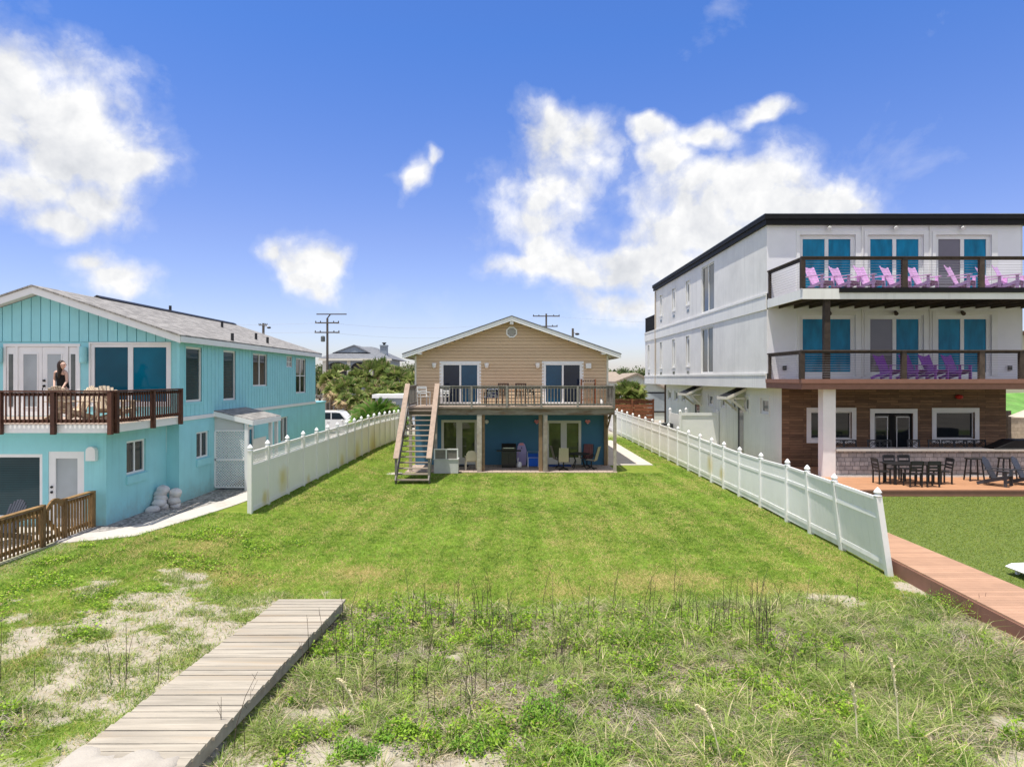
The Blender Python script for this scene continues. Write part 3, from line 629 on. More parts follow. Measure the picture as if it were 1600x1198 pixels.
def vinyl_fence(root, pts, mat, hgt, lattice, zf, lean=lambda y: 0., side=-1, hfun=None):
    for k, (x, y) in enumerate(pts):
        z = zf(x, y); l = lean(y); h = hgt if hfun is None else hfun(y)
        p = MB().beam((x, y, z-.05), (x+l, y, z+h+.02), .127, .127, up=(0,1,0), r=.5).build('post', mat, root)
        MB().lathe((x+l, y, z+h+.02), [(.088,0),(.088,.03),(.060,.045),(.055,.065),(.09,.085),(.09,.10),(.065,.14),(.03,.185),(.0,.21)], 8).build('cap', m_vcap, p, smooth=True)
        if k+1 == len(pts): break
        x2, y2 = pts[k+1]; z2 = zf(x2, y2); l2 = lean(y2); h2 = hgt if hfun is None else hfun(y2)
        def P(u, hh, off=0):
            zz = z + (z2-z)*u; H_ = h + (h2-h)*u; ll = l + (l2-l)*u
            v = hh if hh < 1 else H_ - (2-hh)
            return Vector((x + (x2-x)*u + ll*v/H_ + off, y + (y2-y)*u, zz + v))
        e = .065/max(.1, y2-y)
        pn = MB()
        nb = 7
        top = 2-.42 if lattice else 2-.02
        for j in range(nb):
            u0, u1 = e+(1-2*e)*j/nb+.002, e+(1-2*e)*(j+1)/nb-.002
            q = [P(u0,.10), P(u1,.10), P(u1,top), P(u0,top)]
            off = Vector((.018,0,0)); pn.mesh([v-off for v in q]+[v+off for v in q], [(0,1,2,3),(7,6,5,4),(0,4,5,1),(1,5,6,2),(2,6,7,3),(3,7,4,0)], .5)
        pan = pn.build('panel', mat, root)
        for hh, th in ((2-.03,.07), (2-.45,.09), (.30,.11) if not lattice else (.12,.12)):
            MB().beam(P(e,hh), P(1-e,hh), .062, th, r=.5).build('rail', mat, pan)
        if lattice:
            lt = MB(); Ls = (y2-y)*(1-2*e); m_ = max(4, int(Ls/.115)); hh0, hh1 = 2-.405, 2-.065; du = .34/Ls*(1-2*e)
            for j in range(-4, m_+1):
                for sg in (1,-1):
                    ua = e+(1-2*e)*j/m_; ub = ua+du
                    if sg < 0: ua, ub = ub, ua
                    va, vb = hh0, hh1; c0, c1 = max(min(ua,ub),e), min(max(ua,ub),1-e)
                    if c1-c0 < .02: continue
                    f = lambda u: va+(vb-va)*(u-ua)/(ub-ua)
                    uu = (c0, c1) if ua < ub else (c1, c0)
                    lt.beam(P(uu[0],f(uu[0]),.006*sg), P(uu[1],f(uu[1]),.006*sg), .021, .008, up=(1,0,0), r=.5)
            lt.build('lattice', mat, pan)
m_vcap = M('white_vinyl_cap', (.80,.80,.79), .35, .03, 3., 0, spec=.4)
m_vinr = vinyl('white_vinyl_stained', [(8.6,28.6,.75,.55),(8.6,27.0,.55,.4)], (.86,.855,.84))
m_vinl = vinyl('white_vinyl_algae_bounce', [(-7.65,22.9,.95,.6),(-7.65,21.2,.6,.35),(-7.65,25.8,.5,.3),(-7.6,31,.55,.5),(-7.6,34,.5,.9),(-7.6,38,.5,1.2)], (.80,.785,.74))  # far, wide entries: algae plus yellow-green bounce from the grass, painted on
fr = thing('vinyl_fence', (8.6,30,0), 'long white vinyl fence with solid panels beside the composite walkway, its near post leaning', 'fence')
ys = [14.95,17.2,19.0,20.6,22.9,25.0,26.8,28.4,30.1,32.0,34.0,36.0,38,40,42,44,46.2,48.4,50.6,52.8,55,57.2,59.4]
vinyl_fence(fr, [(8.52 if y < 17 else 8.6 if y < 22 else 8.66, y) for y in ys], m_vinr, 1.8, False, lambda x,y: float(gz(np.array([8.5]),np.array([y]))[0])-.02, lambda y: float(np.interp(y,[14.95,17.2,19,20.6],[-.27,-.22,-.11,-.0])), hfun=lambda y: float(np.interp(y,[14,20,24,28,36,60],[1.78,1.75,1.64,1.7,1.8,1.85])) )
fl = thing('vinyl_fence', (-7.65,30,.3), 'long white vinyl fence with open lattice top beside the turquoise house', 'fence')
ys = [20.05,21.5,23.4,25.2,26.95,28.6,30.2,31.9,33.5,35.1,36.8,38.4,40,41.7,43.4,45.1,46.8,48.5,50.2]
vinyl_fence(fl, [(-7.66+.004*(y-20), y) for y in ys], m_vinl, 1.86, True, lambda x,y: float(gz(np.array([x]),np.array([y]))[0])-.02)

# ------------------------------------------------------------------ beige house
hs_ = thing('beige_house', (.24,40,0), 'beige lap-sided gabled house with blue ground floor and grey wooden upper deck', 'house')
XL, XR, YW, YR = -4.63, 5.10, 34.0, 33.42
AP = (.24, 7.50); SL = .347
def rz_(x): return AP[1] - .14 - abs(x-AP[0])*SL          # underside of roof
D1, D2 = (-3.32,-1.39,3.09,5.18), (1.86,3.79,3.09,5.18)
mb = MB(); z = 2.74; ch = .168
while z < 7.4:
    z1 = z+ch; hx = (rz_(AP[0]) - (z+ch*.6))/SL
    if hx < .05: break
    x0, x1 = max(XL, AP[0]-hx), min(XR, AP[0]+hx); cuts = [x0, x1]
    for d in (D1, D2):
        if z1 > d[2]+.01 and z < d[3]: cuts += [d[0]-.0, d[1]+.0]
    cuts = sorted(cuts)
    for i in range(0, len(cuts), 2):
        a, b_ = cuts[i], cuts[i+1]; r = random.random()
        mb.mesh([(a,YW-.036,z+.015),(b_,YW-.036,z+.015),(b_,YW-.010,z1+.001),(a,YW-.010,z1+.001),(a,YW+.03,z+.022),(b_,YW+.03,z+.022),(a,YW+.03,z1),(b_,YW+.03,z1),(a,YW+.03,z),(b_,YW+.03,z)], [(0,1,2,3),(0,4,5,1),(2,7,6,3),(8,9,5,4)], r)
    z = z1
mb.build('siding', m_siding, hs_)
mb = MB()
for sx_ in (XL, XR):   # side and rear walls
    mb.box(sx_-.03 if sx_ < 0 else sx_-.12, sx_+.12 if sx_ < 0 else sx_+.03, YW+.02, 47.5, 0, 5.4)
mb.box(XL+.12, XR-.12, 47.3, 47.5, 0, 5.4); mb.prism([(XL,5.4),(XR,5.4),(AP[0],rz_(AP[0])-.02)], 'y', 47.3, 47.45)
mb.build('wall', m_siding, hs_)
for xx in (XL-.03, XR-.06): bx(hs_, 'corner_trim', m_offw, xx, xx+.09, YW-.05, YW+.02, 2.74, 5.55)
# roof slabs, rake boards, soffit
rf = MB()
for s in (-1, 1):
    xe = AP[0]+s*5.46; ze = AP[1]-5.46*SL
    rf.prism([(AP[0],AP[1]+.03),(xe,ze+.03),(xe,ze-.01),(AP[0],AP[1]-.01)], 'y', YR-.03, 48.1)
roof = rf.build('roof', m_shingg, hs_)
for s in (-1, 1):
    xe = AP[0]+s*5.44; ze = AP[1]-5.44*SL
    MB().prism([(AP[0],AP[1]-.02),(xe,ze-.02),(xe,ze-.23),(AP[0],AP[1]-.23)], 'y', YR, YR+.04).build('fascia', m_white, roof)
    MB().prism([(AP[0],AP[1]-.09),(xe,ze-.09),(xe,ze-.12),(AP[0],AP[1]-.12)], 'y', YR+.042, 47.9).build('soffit', m_soffit, roof)
    bx(roof, 'eave_board', m_white, min(xe,xe-s*.04), max(xe,xe-s*.04), YR+.045, 48, ze-.2, ze+.0)
    bx(roof, 'bracket', m_white, AP[0]+s*4.6-.1, AP[0]+s*4.6+.1, YR+.05, YW-.03, rz_(AP[0]+s*4.6)-.17, rz_(AP[0]+s*4.6)-.02)
bx(roof, 'bracket', m_white, AP[0]-.09, AP[0]+.09, YR+.05, YW-.03, AP[1]-.40, AP[1]-.20)
# octagonal gable vent
oc = lambda r: [(AP[0]+r*math.cos(R(22.5+45*k)), 6.73+r*math.sin(R(22.5+45*k))) for k in range(8)]
v_ = MB().prism(oc(.30), 'y', YW-.07, YW-.02).build('gable_vent', m_white, hs_)
MB().prism(oc(.22), 'y', YW-.078, YW-.068).build('louvre', m_greyrail, v_)
sl_ = MB()
for k in range(7): sl_.box(AP[0]-.2+abs(k-3)*.025, AP[0]+.2-abs(k-3)*.025, YW-.09, YW-.079, 6.56+k*.055, 6.585+k*.055)
sl_.build('louvre_slat', m_soffit, v_)
window(hs_,'y',YW,-1,*D1,m_white,None,name='sliding_door',rec=.0,fw=.11,cols=2,gms=[m_gnavy,m_gblue],mw=.09,trim=.085)
window(hs_,'y',YW,-1,*D2,m_white,None,name='sliding_door',rec=.0,fw=.11,cols=2,gms=[m_gblue,m_gnavy],mw=.09,trim=.085)
def sconce(x, z, mat=None):
    o = MB().lathe((x,YW-.09,z-.13), [(.05,0),(.085,.03),(.10,.12),(.115,.22),(.115,.25)], 12).build('wall_lamp', mat or m_white, hs_, smooth=True); return o
for px in (678.7,760.5,840): sconce(PX(px,34), PZ(571,34))
bx(hs_,'utility_box',m_white,PX(915,34),PX(923.5,34),YW-.14,YW-.03,PZ(575.5,34),PZ(567.5,34),bevel=.01)
# blue ground floor
F1, F2 = (-3.32,-1.50,.06,2.30), (2.0,3.76,.06,2.27)
mb = wall(MB(), 'y', YW, -1, XL, XR-.05, 0, 2.74, [F1, F2], .14)
mb.box(XL, XR-.05, YW+.16, YW+.2, 0, 2.7); mb.build('ground_floor_wall', m_blue, hs_)
for q in (F1, F2):
    w_ = window(hs_,'y',YW,-1,*q,m_offw,m_ggreen,name='french_door',rec=.05,fw=.13,cols=2,mw=.30)
    bx(w_,'kick_panel',m_offw,q[0]+.13,q[1]-.13,YW+.0,YW+.02,q[2]+.12,q[2]+.34)
    bx(w_,'handle',m_dark,q[1]-.2,q[1]-.17,YW-.03,YW+.0,1.0,1.16)
lampb = lambda x,z,m: MB().ell((x,YW-.10,z),(.11,.08,.11),12,8).build('wall_lamp', m, hs_, smooth=True)
lampb(PX(760.5,34), PZ(658.5,34), m_white)
for px in (838.6,918):
    o = MB(); x, z = PX(px,34), PZ(658.5,34)
    o.prism([(x+.125*(16*math.sin(a)**3)/16, z+.12*(13*math.cos(a)-5*math.cos(2*a)-2*math.cos(3*a)-math.cos(4*a))/15) for a in [2*math.pi*k/24 for k in range(24)]], 'y', YW-.12, YW-.03)
    h_ = o.build('heart_lamp', m_pink, hs_); MB().lathe((x,YW-.03,z-.02), [(.14,0),(.14,.02)], 14).build('backplate', m_red, h_)
# deck
dk = MB(); n = 18; y0, y1 = 31.36, 33.96
for k in range(n):
    a = y0+(y1-y0)*k/n; dk.box(-4.62, 5.07, a, a+(y1-y0)/n-.006, 3.04, 3.085)
deck = dk.build('deck', m_palew, hs_)
bx(deck,'rim_board',m_palew,-4.60,5.05,31.375,31.41,2.985,3.037)
MB().box(-4.6,5.05,31.44,31.52,2.69,2.98).build('beam', m_beam, deck); bx(deck,'beam',m_grayw,4.96,5.04,31.53,33.9,2.71,2.98); bx(deck,'beam',m_grayw,-4.59,-4.51,31.53,33.9,2.71,2.98)
for k in range(16): bx(deck,'joist',m_grayw,-4.3+k*.6,-4.26+k*.6,31.53,33.9,2.8,3.03)
for (x0,x1,y0,y1,m) in ((-1.40,-1.18,31.43,31.56,m_grayw),(-1.17,-1.04,31.57,31.72,m_brownpost),(1.70,1.90,31.43,31.56,m_grayw),(1.50,1.68,31.6,31.78,m_brownpost),(4.99,5.13,31.43,31.56,m_grayw),(4.88,5.04,33.7,33.86,m_brownpost),(-3.42,-3.28,31.57,31.7,m_grayw),(-4.6,-4.46,31.57,31.7,m_grayw)):
    bx(deck,'post',m,x0,x1,y0,y1,-.03,2.69)
for yy in (0,.45): MB().beam((5.06,33.7-yy*.3,1.95+yy),(5.06,32.6-yy*.3,2.68+yy*.05),.05,.1).build('brace',m_brownpost,deck)
def railing(parent, a, b, z, n, ptop, mat, cap=(.14,.04), bal=.035, posts=(), pm=None, post=.09, zb=.09):
    a, b = Vector((*a, z)), Vector((*b, z)); L = (b-a).length; d = (b-a)/L
    rl = MB().beam(a+Vector((0,0,ptop)), b+Vector((0,0,ptop)), cap[0], cap[1], r=.5).beam(a+Vector((0,0,ptop-.08)), b+Vector((0,0,ptop-.08)), .04, .09, r=.3).beam(a+Vector((0,0,zb)), b+Vector((0,0,zb)), .04, .09, r=.4).build('railing', mat, parent)
    sd = d.cross(Vector((0,0,1)))*.0
    for k in range(n):
        p = a + d*(L*(k+.5)/n) + d.cross(Vector((0,0,1)))*.04
        MB().beam(p+Vector((0,0,zb-.05)), p+Vector((0,0,ptop-.03)), bal, bal, up=(0,1,0)).build('baluster', mat, rl)
    for u, lo in posts:
        p = a + d*(L*u) + d.cross(Vector((0,0,1)))*.05
        MB().beam(p+Vector((0,0,lo)), p+Vector((0,0,ptop-.02)), post, post, up=(0,1,0)).build('railing_post', pm or mat, rl)
    return rl
railing(hs_, (-3.22,31.42), (5.04,31.42), 3.085, 54, .96, m_greyrail, posts=((.0,-.05),(.19,-.1),(.39,-.05),(.585,-.1),(.79,-.05),(.995,-.1)))
railing(hs_, (5.02,31.45), (5.02,33.9), 3.085, 16, .96, m_greyrail)
railing(hs_, (-4.56,33.9), (-4.56,31.5), 3.085, 16, .96, m_greyrail, posts=((1.,-.1),))
# stair
m_stair = M('weathered_handrail', (.32,.24,.185), .75, .2, 6., .1, .3, 50, .004)
m_tread = M('weathered_tread', (.25,.205,.165), .8, .2, 6., .25, .3, 50, .004)
st = thing('deck_stairs', (-3.93,29.7,0), 'steep open weathered wooden stairs with broad handrails climbing to the upper deck', 'stairs')
x0, x1 = -4.63, -3.25; A0, A1 = (27.95,.0), (31.34,3.06)
for x in (x0, x1):
    MB().beam((x,A0[0]-.05,A0[1]+.08),(x,A1[0],A1[1]-.06),.05,.26,r=.4).build('stringer', m_greyrail, st)
    MB().beam((x,28.0,1.06),(x,31.36,4.14),.22,.05,r=.6).build('handrail', m_stair, st)
    for (yy,zz,ht) in ((28.06,.05,1.02),(29.7,1.58,1.0)): bx(st,'railing_post',m_greyrail,x-.045,x+.045,yy-.045,yy+.045,zz-.1,zz+ht)
nt_ = 14
for k in range(nt_):
    u = (k+.4)/nt_; yy = A0[0]+(A1[0]-A0[0])*u; zz = .10+2.95*u
    bx(st,'tread',m_tread,x0+.03,x1-.03,yy-.13,yy+.14,zz-.04,zz)
# hard standing
bx(None,'patio_paving',m_pavers,-4.75,5.15,31.3,34.0,-.1,.035)['kind'] = 'structure'
bx(None,'side_walkway',m_concrete,5.16,7.4,34.0,47.5,-.1,.028)['kind'] = 'structure'
bx(None,'stepping_slab',m_concrete,-5.6,-4.85,30.6,31.2,-.1,.03)['kind'] = 'structure'
# ------------------------------------------------------------------ turquoise house
th = thing('turquoise_house', (-14.5,26,.4), 'turquoise two-storey house with white trim, gabled shingle roof and red-brown front balcony', 'house')
GX, BX_, YF, YB, YE = -10.44, -10.85, 21.4, 18.2, 36.6      # side wall, bump-out side, upper front, lower front, rear
TXL = -19.1; TA = (-14.77, 7.29); TS = .335
def trz(x): return TA[1] - .20 - abs(x-TA[0])*TS
# gable front: smooth stucco to door-head height, vertical boards above
dr = (-16.02,-13.58,3.2,5.50); pw_ = (-13.25,-10.74,3.55,5.50)
fw_ = MB(); wall(fw_,'y',YF,-1,TXL,GX,2.9,5.56,[dr,pw_],.1); fw_.build('wall', m_teal, th)
bb = MB(); x = TXL
while x < GX-.01:
    x1 = min(x+.305, GX); a, b_ = x+.013, x1-.013
    tops = [(a,trz(a))] + ([(TA[0],trz(TA[0]))] if a < TA[0] < b_ else []) + [(b_,trz(b_))]
    bb.prism([(a,5.57),(b_,5.57)]+tops[::-1], 'y', YF-.022, YF+.02); x = x1
bb.build('board_siding', m_tealw, th)
MB().prism([(TXL,5.5),(GX,5.5),(GX,trz(GX)),(TA[0],trz(TA[0])),(TXL,trz(TXL))],'y',YF+.021,YF+.08).build('backing_wall', m_teal, th)
# side wall upper
UW = [(21.80,22.93,3.62,5.44),(24.68,25.80,3.58,5.44),(27.55,29.2,4.07,5.43),(31.75,32.6,4.93,5.46),(33.15,34.8,3.66,5.40)]
zt = 5.62; b0 = 3.16
bs = MB(); y = YF+.12
while y < YE-.005:
    y1 = min(y+.31, YE); a, b_ = y+.013, y1-.013
    # split each board round the openings
    ys_ = sorted({a, b_, *[h for w_ in UW for h in w_[:2] if a < h < b_]})
    for i in range(len(ys_)-1):
        p, q = ys_[i], ys_[i+1]; segs = [(b0, zt)]
        for w_ in UW:
            if w_[0] < (p+q)/2 < w_[1]: segs = [(b0, w_[2]), (w_[3], zt)]
        for s0, s1 in segs: bs.box(GX-.02, GX+.018, p, q, s0, s1, r=.5)
    y = y1
bs.build('board_siding', m_tealw, th)
wall(MB(),'x',GX-.021,1,YF,YE,2.9,zt,UW,.12).build('side_wall', m_teal, th)
bx(th,'corner_board',m_tealw,GX-.06,GX+.03,YF-.03,YF+.11,3.1,5.6)
for i, w_ in enumerate(UW):
    kw = dict(ax='x', c=GX, s=1, u0=w_[0], u1=w_[1], v0=w_[2], v1=w_[3], fm=m_white, trim=.085, tm=m_tealw)
    if i < 2: window(th, gm=m_gblind, fw=.07, rec=.05, **kw)
    elif i == 2: window(th, gm=m_gdark, fw=.06, rec=.05, cols=2, **kw)
    elif i == 3: window(th, gm=m_ggrey, fw=.05, rec=.04, cols=2, rows=2, **kw)
    else: window(th, gm=m_gdark, fw=.06, rec=.05, cols=2, rows=2, **kw)
bx(th,'belt_board',m_white,GX-.03,GX+.04,YF-.02,YE,3.03,3.155)
# lower walls
LW = [(22.6,23.55,1.68,2.58),(31.0,32.1,1.42,2.6)]; DY = (26.95,27.8,.42,2.45)
wall(MB(),'x',GX,1,YF,38.6,.1,3.03,LW+[DY],.14).build('lower_side_wall', m_teal, th)
bx(th,'ledge_roof',m_tealw,-18,GX+.05,YE,38.65,3.035,3.10)
MB().box(-18,GX-.01,38.4,38.58,.1,3.03).build('rear_wall', m_teal, th); MB().prism([(TXL,3.1),(GX-.05,3.1),(GX-.05,5.6),(TA[0],trz(TA[0])-.03),(TXL,5.6)],'y',YE-.1,YE-.01).build('rear_wall', m_teal, th)
for w_ in LW:
    window(th,'x',GX,1,*w_,m_white,m_gdark,rec=.1,fw=.06,cols=2)
    bx(th,'sill_block',m_teal,GX-.02,GX+.05,w_[0]-.03,w_[1]+.15,w_[2]-.26,w_[2]-.03)
dd = window(th,'x',GX,1,*DY,m_white,m_gteal,name='side_door',rec=.08,fw=.13)
BW = (19.17,20.2,1.63,2.6); LD = (-12.42,-11.45,.42,2.42); LWN = (-14.9,-12.58,.6,2.35)
wall(MB(),'x',BX_,1,YB,YF,.1,3.0,[BW],.14).build('lower_wall', m_teal, th)
wall(MB(),'y',YB,-1,TXL,BX_,.1,3.0,[LD,LWN],.12).build('lower_front_wall', m_teal, th)
bx(th,'return_wall',m_teal,BX_,GX-.005,YF+.005,YF+.1,.1,2.9)
window(th,'x',BX_,1,*BW,m_white,m_gdark,rec=.1,fw=.06,cols=2); bx(th,'sill_block',m_teal,BX_-.02,BX_+.045,BW[0]-.03,BW[1]+.1,BW[2]-.26,BW[2]-.03)
d_ = window(th,'y',YB,-1,*LD,m_white,m_gpale,name='lower_door',rec=.06,fw=.19)
for zz in (1.32,1.46): MB().ell((LD[0]+.09,YB+.0,zz),(.035,.05,.035),8,6).build('knob', m_dark, d_, smooth=True)
window(th,'y',YB,-1,*LWN,m_white,m_gblind,name='picture_window',rec=.07,fw=.09)
def arch_lamp(x, y, z, m, w=.13, h=.38):
    MB().prism([(x-w,z),(x+w,z)]+[(x+w*math.cos(a),z+h-w+w*math.sin(a)) for a in [math.pi*k/10 for k in range(11)]],'y',y-.14,y-.003).build('wall_lamp', m, th)
arch_lamp(PX(146,18.2),18.2,PZ(719,18.2),m_white)
for px in (133.5, 2): 
    MB().lathe((PX(px,21.4),YF-.12,4.88),[(.09,0),(.105,.05),(.105,.5),(.1,.52)],12).build('wall_lamp', m_teal, th, smooth=True)
# double door with side lights
fd = MB(); X0, X1 = dr[0], dr[1]; wb(fd,'y',YF,-1,X0,X1,-.08,.03,5.41,5.50)
for a in (X0, X0+.38, X1-.46, X1-.08): wb(fd,'y',YF,-1,a,a+.08,-.08,.03,3.2,5.41)
fdo = fd.build('entry_door_frame', m_white, th)
xm = (X0+.46 + X1-.46)/2
for a, b_ in ((X0+.46, xm-.006), (xm+.006, X1-.46)):
    lf_ = MB(); wb(lf_,'y',YF,-1,a,b_,-.05,-.005,3.22,5.40,r=.5); lf = lf_.build('entry_door', m_white, th)
    g_ = MB(); wb(g_,'y',YF,-1,a+.17,b_-.15,-.005,.002,3.5,5.17); g_.build('pane', m_gpale, lf)
    fr_ = MB()
    for (p, q, u, v) in ((a+.14,a+.17,3.47,5.2),(b_-.15,b_-.12,3.47,5.2),(a+.17,b_-.15,3.47,3.5),(a+.17,b_-.15,5.17,5.2)): wb(fr_,'y',YF,-1,p,q,-.005,.015,u,v)
    fr_.build('glazing_bead', m_white, lf)
    if a > xm-.1:
        for zz in (4.16,4.33): MB().ell((a+.08,YF-.04,zz),(.04,.05,.04),8,6).build('knob', m_black, lf, smooth=True)
        MB().tube([(a+.08,YF-.06,4.15),(a+.07,YF-.10,4.05),(a+.11,YF-.1,3.9)],.015,6).build('handle', m_black, lf)
for a in (X0+.09, X1-.37): 
    g_ = MB(); wb(g_,'y',YF,-1,a,a+.28,-.05,-.01,3.22,5.40); s_ = g_.build('side_light', m_white, th)
    g_ = MB(); wb(g_,'y',YF,-1,a+.06,a+.2,-.01,-.003,3.5,5.17); g_.build('pane', m_gcurt, s_)
window(th,'y',YF,-1,*pw_,m_white,None,name='picture_window',rec=.05,fw=.11,cols=2,gms=[m_gteald,m_gteal],mw=.16,trim=.05)
# roof
rf = MB()
for s in (-1,1):
    xe = TA[0]+s*4.62; ze = TA[1]-4.62*TS
    rf.prism([(TA[0],TA[1]+.02),(xe,ze+.02),(xe,ze-.03),(TA[0],TA[1]-.03)],'y',20.86,36.9)
troof = rf.build('roof', m_shing, th)
for s in (-1,1):
    xe = TA[0]+s*4.60; ze = TA[1]-4.60*TS
    MB().prism([(TA[0],TA[1]-.035),(xe,ze-.035),(xe,ze-.25),(TA[0],TA[1]-.25)],'y',20.9,20.95).build('fascia', m_white, troof)
    MB().prism([(TA[0],TA[1]-.15),(xe,ze-.15),(xe,ze-.18),(TA[0],TA[1]-.18)],'y',20.955,36.8).build('soffit', m_soffit, troof)
    bx(troof,'eave_board',m_white,xe-.02,xe+.02,20.955,36.85,ze-.22,ze-.03)
MB().prism([(TA[0]-.13,TA[1]-.01),(TA[0],TA[1]+.05),(TA[0]+.13,TA[1]-.01),(TA[0]+.13,TA[1]+.04),(TA[0],TA[1]+.11),(TA[0]-.13,TA[1]+.04)],'y',24.2,36.4).build('ridge_vent', m_dark, troof)
def rvent(px, py, hh=.3):
    # a plumbing vent standing on the slope where the sight line meets it
    best = min((abs(TA[1]-abs(PX(px,d)-TA[0])*TS - PZ(py,d)), d) for d in [21+.1*k for k in range(160)])[1]
    x = PX(px,best); z = TA[1]-abs(x-TA[0])*TS
    MB().tube([(x,best,z-.1),(x,best,z+hh)],.06,8).build('roof_vent', m_dark, troof)
for q in ((347,512),(363,533),(400,531),(418,537),(266,487)): rvent(*q)
# balcony deck and its railing
bd = MB()
for k in range(26):
    a = 17.68+(21.38-17.68)*k/26; bd.box(TXL,-10.40,a,a+.134,3.145,3.19)
bal = bd.build('balcony', m_palew, th)
bx(bal,'fascia_board',m_white,TXL,-10.38,17.66,17.70,2.965,3.18); bx(bal,'fascia_board',m_white,-10.42,-10.375,17.702,21.39,2.965,3.18)
bx(bal,'soffit',m_teal,TXL,-10.44,17.71,18.19,2.99,3.03)
xs = [PX(p,17.6) for p in (1,84,173)]
r1 = railing(th,(TXL,17.6),(-10.36,17.6),3.19,72,.87,m_redwood,cap=(.15,.045),bal=.032,post=.10)
for x in xs: bx(r1,'railing_post',m_redwood,x-.055,x+.055,17.53,17.64,2.93,4.04)
r2 = railing(th,(-10.33,17.62),(-10.33,21.3),3.19,28,.87,m_redwood,cap=(.15,.045),bal=.032,post=.10)
for y in (17.75,19.6,21.25): bx(r2,'railing_post',m_redwood,-10.37,-10.26,y-.055,y+.055,2.95,4.04)
# side porch with lattice screen
pr = MB(); pr.mesh([(GX,23.9,3.2),(-9.05,23.9,2.87),(-9.05,26.85,2.87),(GX,26.85,3.2),(GX,23.9,3.26),(-9.05,23.9,2.93),(-9.05,26.85,2.93),(GX,26.85,3.26)],[(3,2,1,0),(4,5,6,7),(0,1,5,4),(1,2,6,5),(2,3,7,6),(3,0,4,7)])
po = pr.build('porch_roof', m_shing, th)
MB().mesh([(GX,23.88,3.06),(-9.03,23.88,2.73),(-9.03,23.88,2.90),(GX,23.88,3.23),(GX,23.92,3.06),(-9.03,23.92,2.73),(-9.03,23.92,2.90),(GX,23.92,3.23)],[(0,1,2,3),(7,6,5,4),(0,4,5,1),(1,5,6,2),(2,6,7,3),(3,7,4,0)]).build('fascia', m_white, po)
bx(po,'eave_board',m_white,-9.055,-9.02,23.925,26.86,2.72,2.90)
MB().prism([(GX,2.55),(-9.4,2.55),(-9.4,2.80),(GX,3.04)],'y',24.0,24.03).build('end_panel', m_soffit, po)
for (x,y) in ((-9.28,23.98),(-9.18,26.1),(-9.18,26.75)): bx(po,'porch_post',m_white,x-.06,x+.06,y-.06,y+.06,.4,2.86)
bx(po,'porch_screen',m_offw,-9.2,-9.17,24.3,25.6,.5,2.2)
lt = MB(); X0, X1, Z0, Z1 = -10.42, -9.36, .56, 2.5
n_ = 0
for k in range(-24, 24):
    for s in (1,-1):
        # lath through (X0+k*.1, Z0) at 45 degrees, clipped to the frame
        xa = X0 + k*.095; pts = []
        if s > 0: x_in = max(X0, xa); x_out = min(X1, xa+(Z1-Z0)); f = lambda x: Z0+(x-xa)
        else: x_in = max(X0, xa); x_out = min(X1, xa+(Z1-Z0)); f = lambda x: Z1-(x-xa)
        if x_out-x_in < .04: continue
        lt.beam((x_in,24.0+.006*s,f(x_in)),(x_out,24.0+.006*s,f(x_out)),.008,.026,up=(0,0,1),r=.5)
ls = lt.build('lattice', m_white, po)
for (a,b_,c,d) in ((X0,X1,Z0-.06,Z0),(X0,X1,Z1,Z1+.06),(X0,X1,1.46,1.54),(X0-.02,X0+.05,Z0,Z1)): bx(ls,'lattice_frame',m_white,a,b_,23.96,23.985,c,d)
# ------------------------------------------------------------------ ground beside it
def sheet(name, mat, poly, z):
    o = MB().prism(poly,'z',z-.25,z).build(name, mat); o['kind'] = 'structure'; return o
m_gravel, t, b = new_mat('pea_gravel'); p = t.pos(); vo = t.new('ShaderNodeTexVoronoi', {'Vector': p, 'Scale': 13.})
cg = t.mix(t.new('ShaderNodeSeparateColor',{0:vo.outputs['Color']}).outputs[0], (.11,.105,.10), (.42,.39,.36)); setc(t,b,cg); b.inputs['Roughness'].default_value = .9
bump(t, b, vo.outputs['Distance'], .9, .03)
sheet('gravel_strip', m_gravel, [(-11.3,16.75),(-10.5,16.55),(-9.65,17.05),(-9.1,19.2),(-8.75,21),(-8.6,24.6),(GX,24.6),(GX,21.4),(BX_,21.4),(BX_,18.2),(-11.3,18.2)], .412)
sheet('shell_path', M('white_shell_path',(.48,.45,.41),.95,.1,9.,0,.5,40,.01,col2=(.40,.37,.33),c2=(.5,.7)), [(-11.3,16.5),(-10.7,16.3),(-9.95,16.65),(-9.4,17.0),(-8.92,19.15),(-8.55,21.2),(-8.2,24.5),(-8.2,30),(-9.0,30),(-9.05,24),(-9.35,21.5),(-9.65,19.6),(-10.0,18.3),(-10.45,17.5),(-11.3,17.0)], .424)
sheet('patio', m_concrete, [(-20,12),(-11.1,12),(-11.15,18.19),(-20,18.19)], .415)
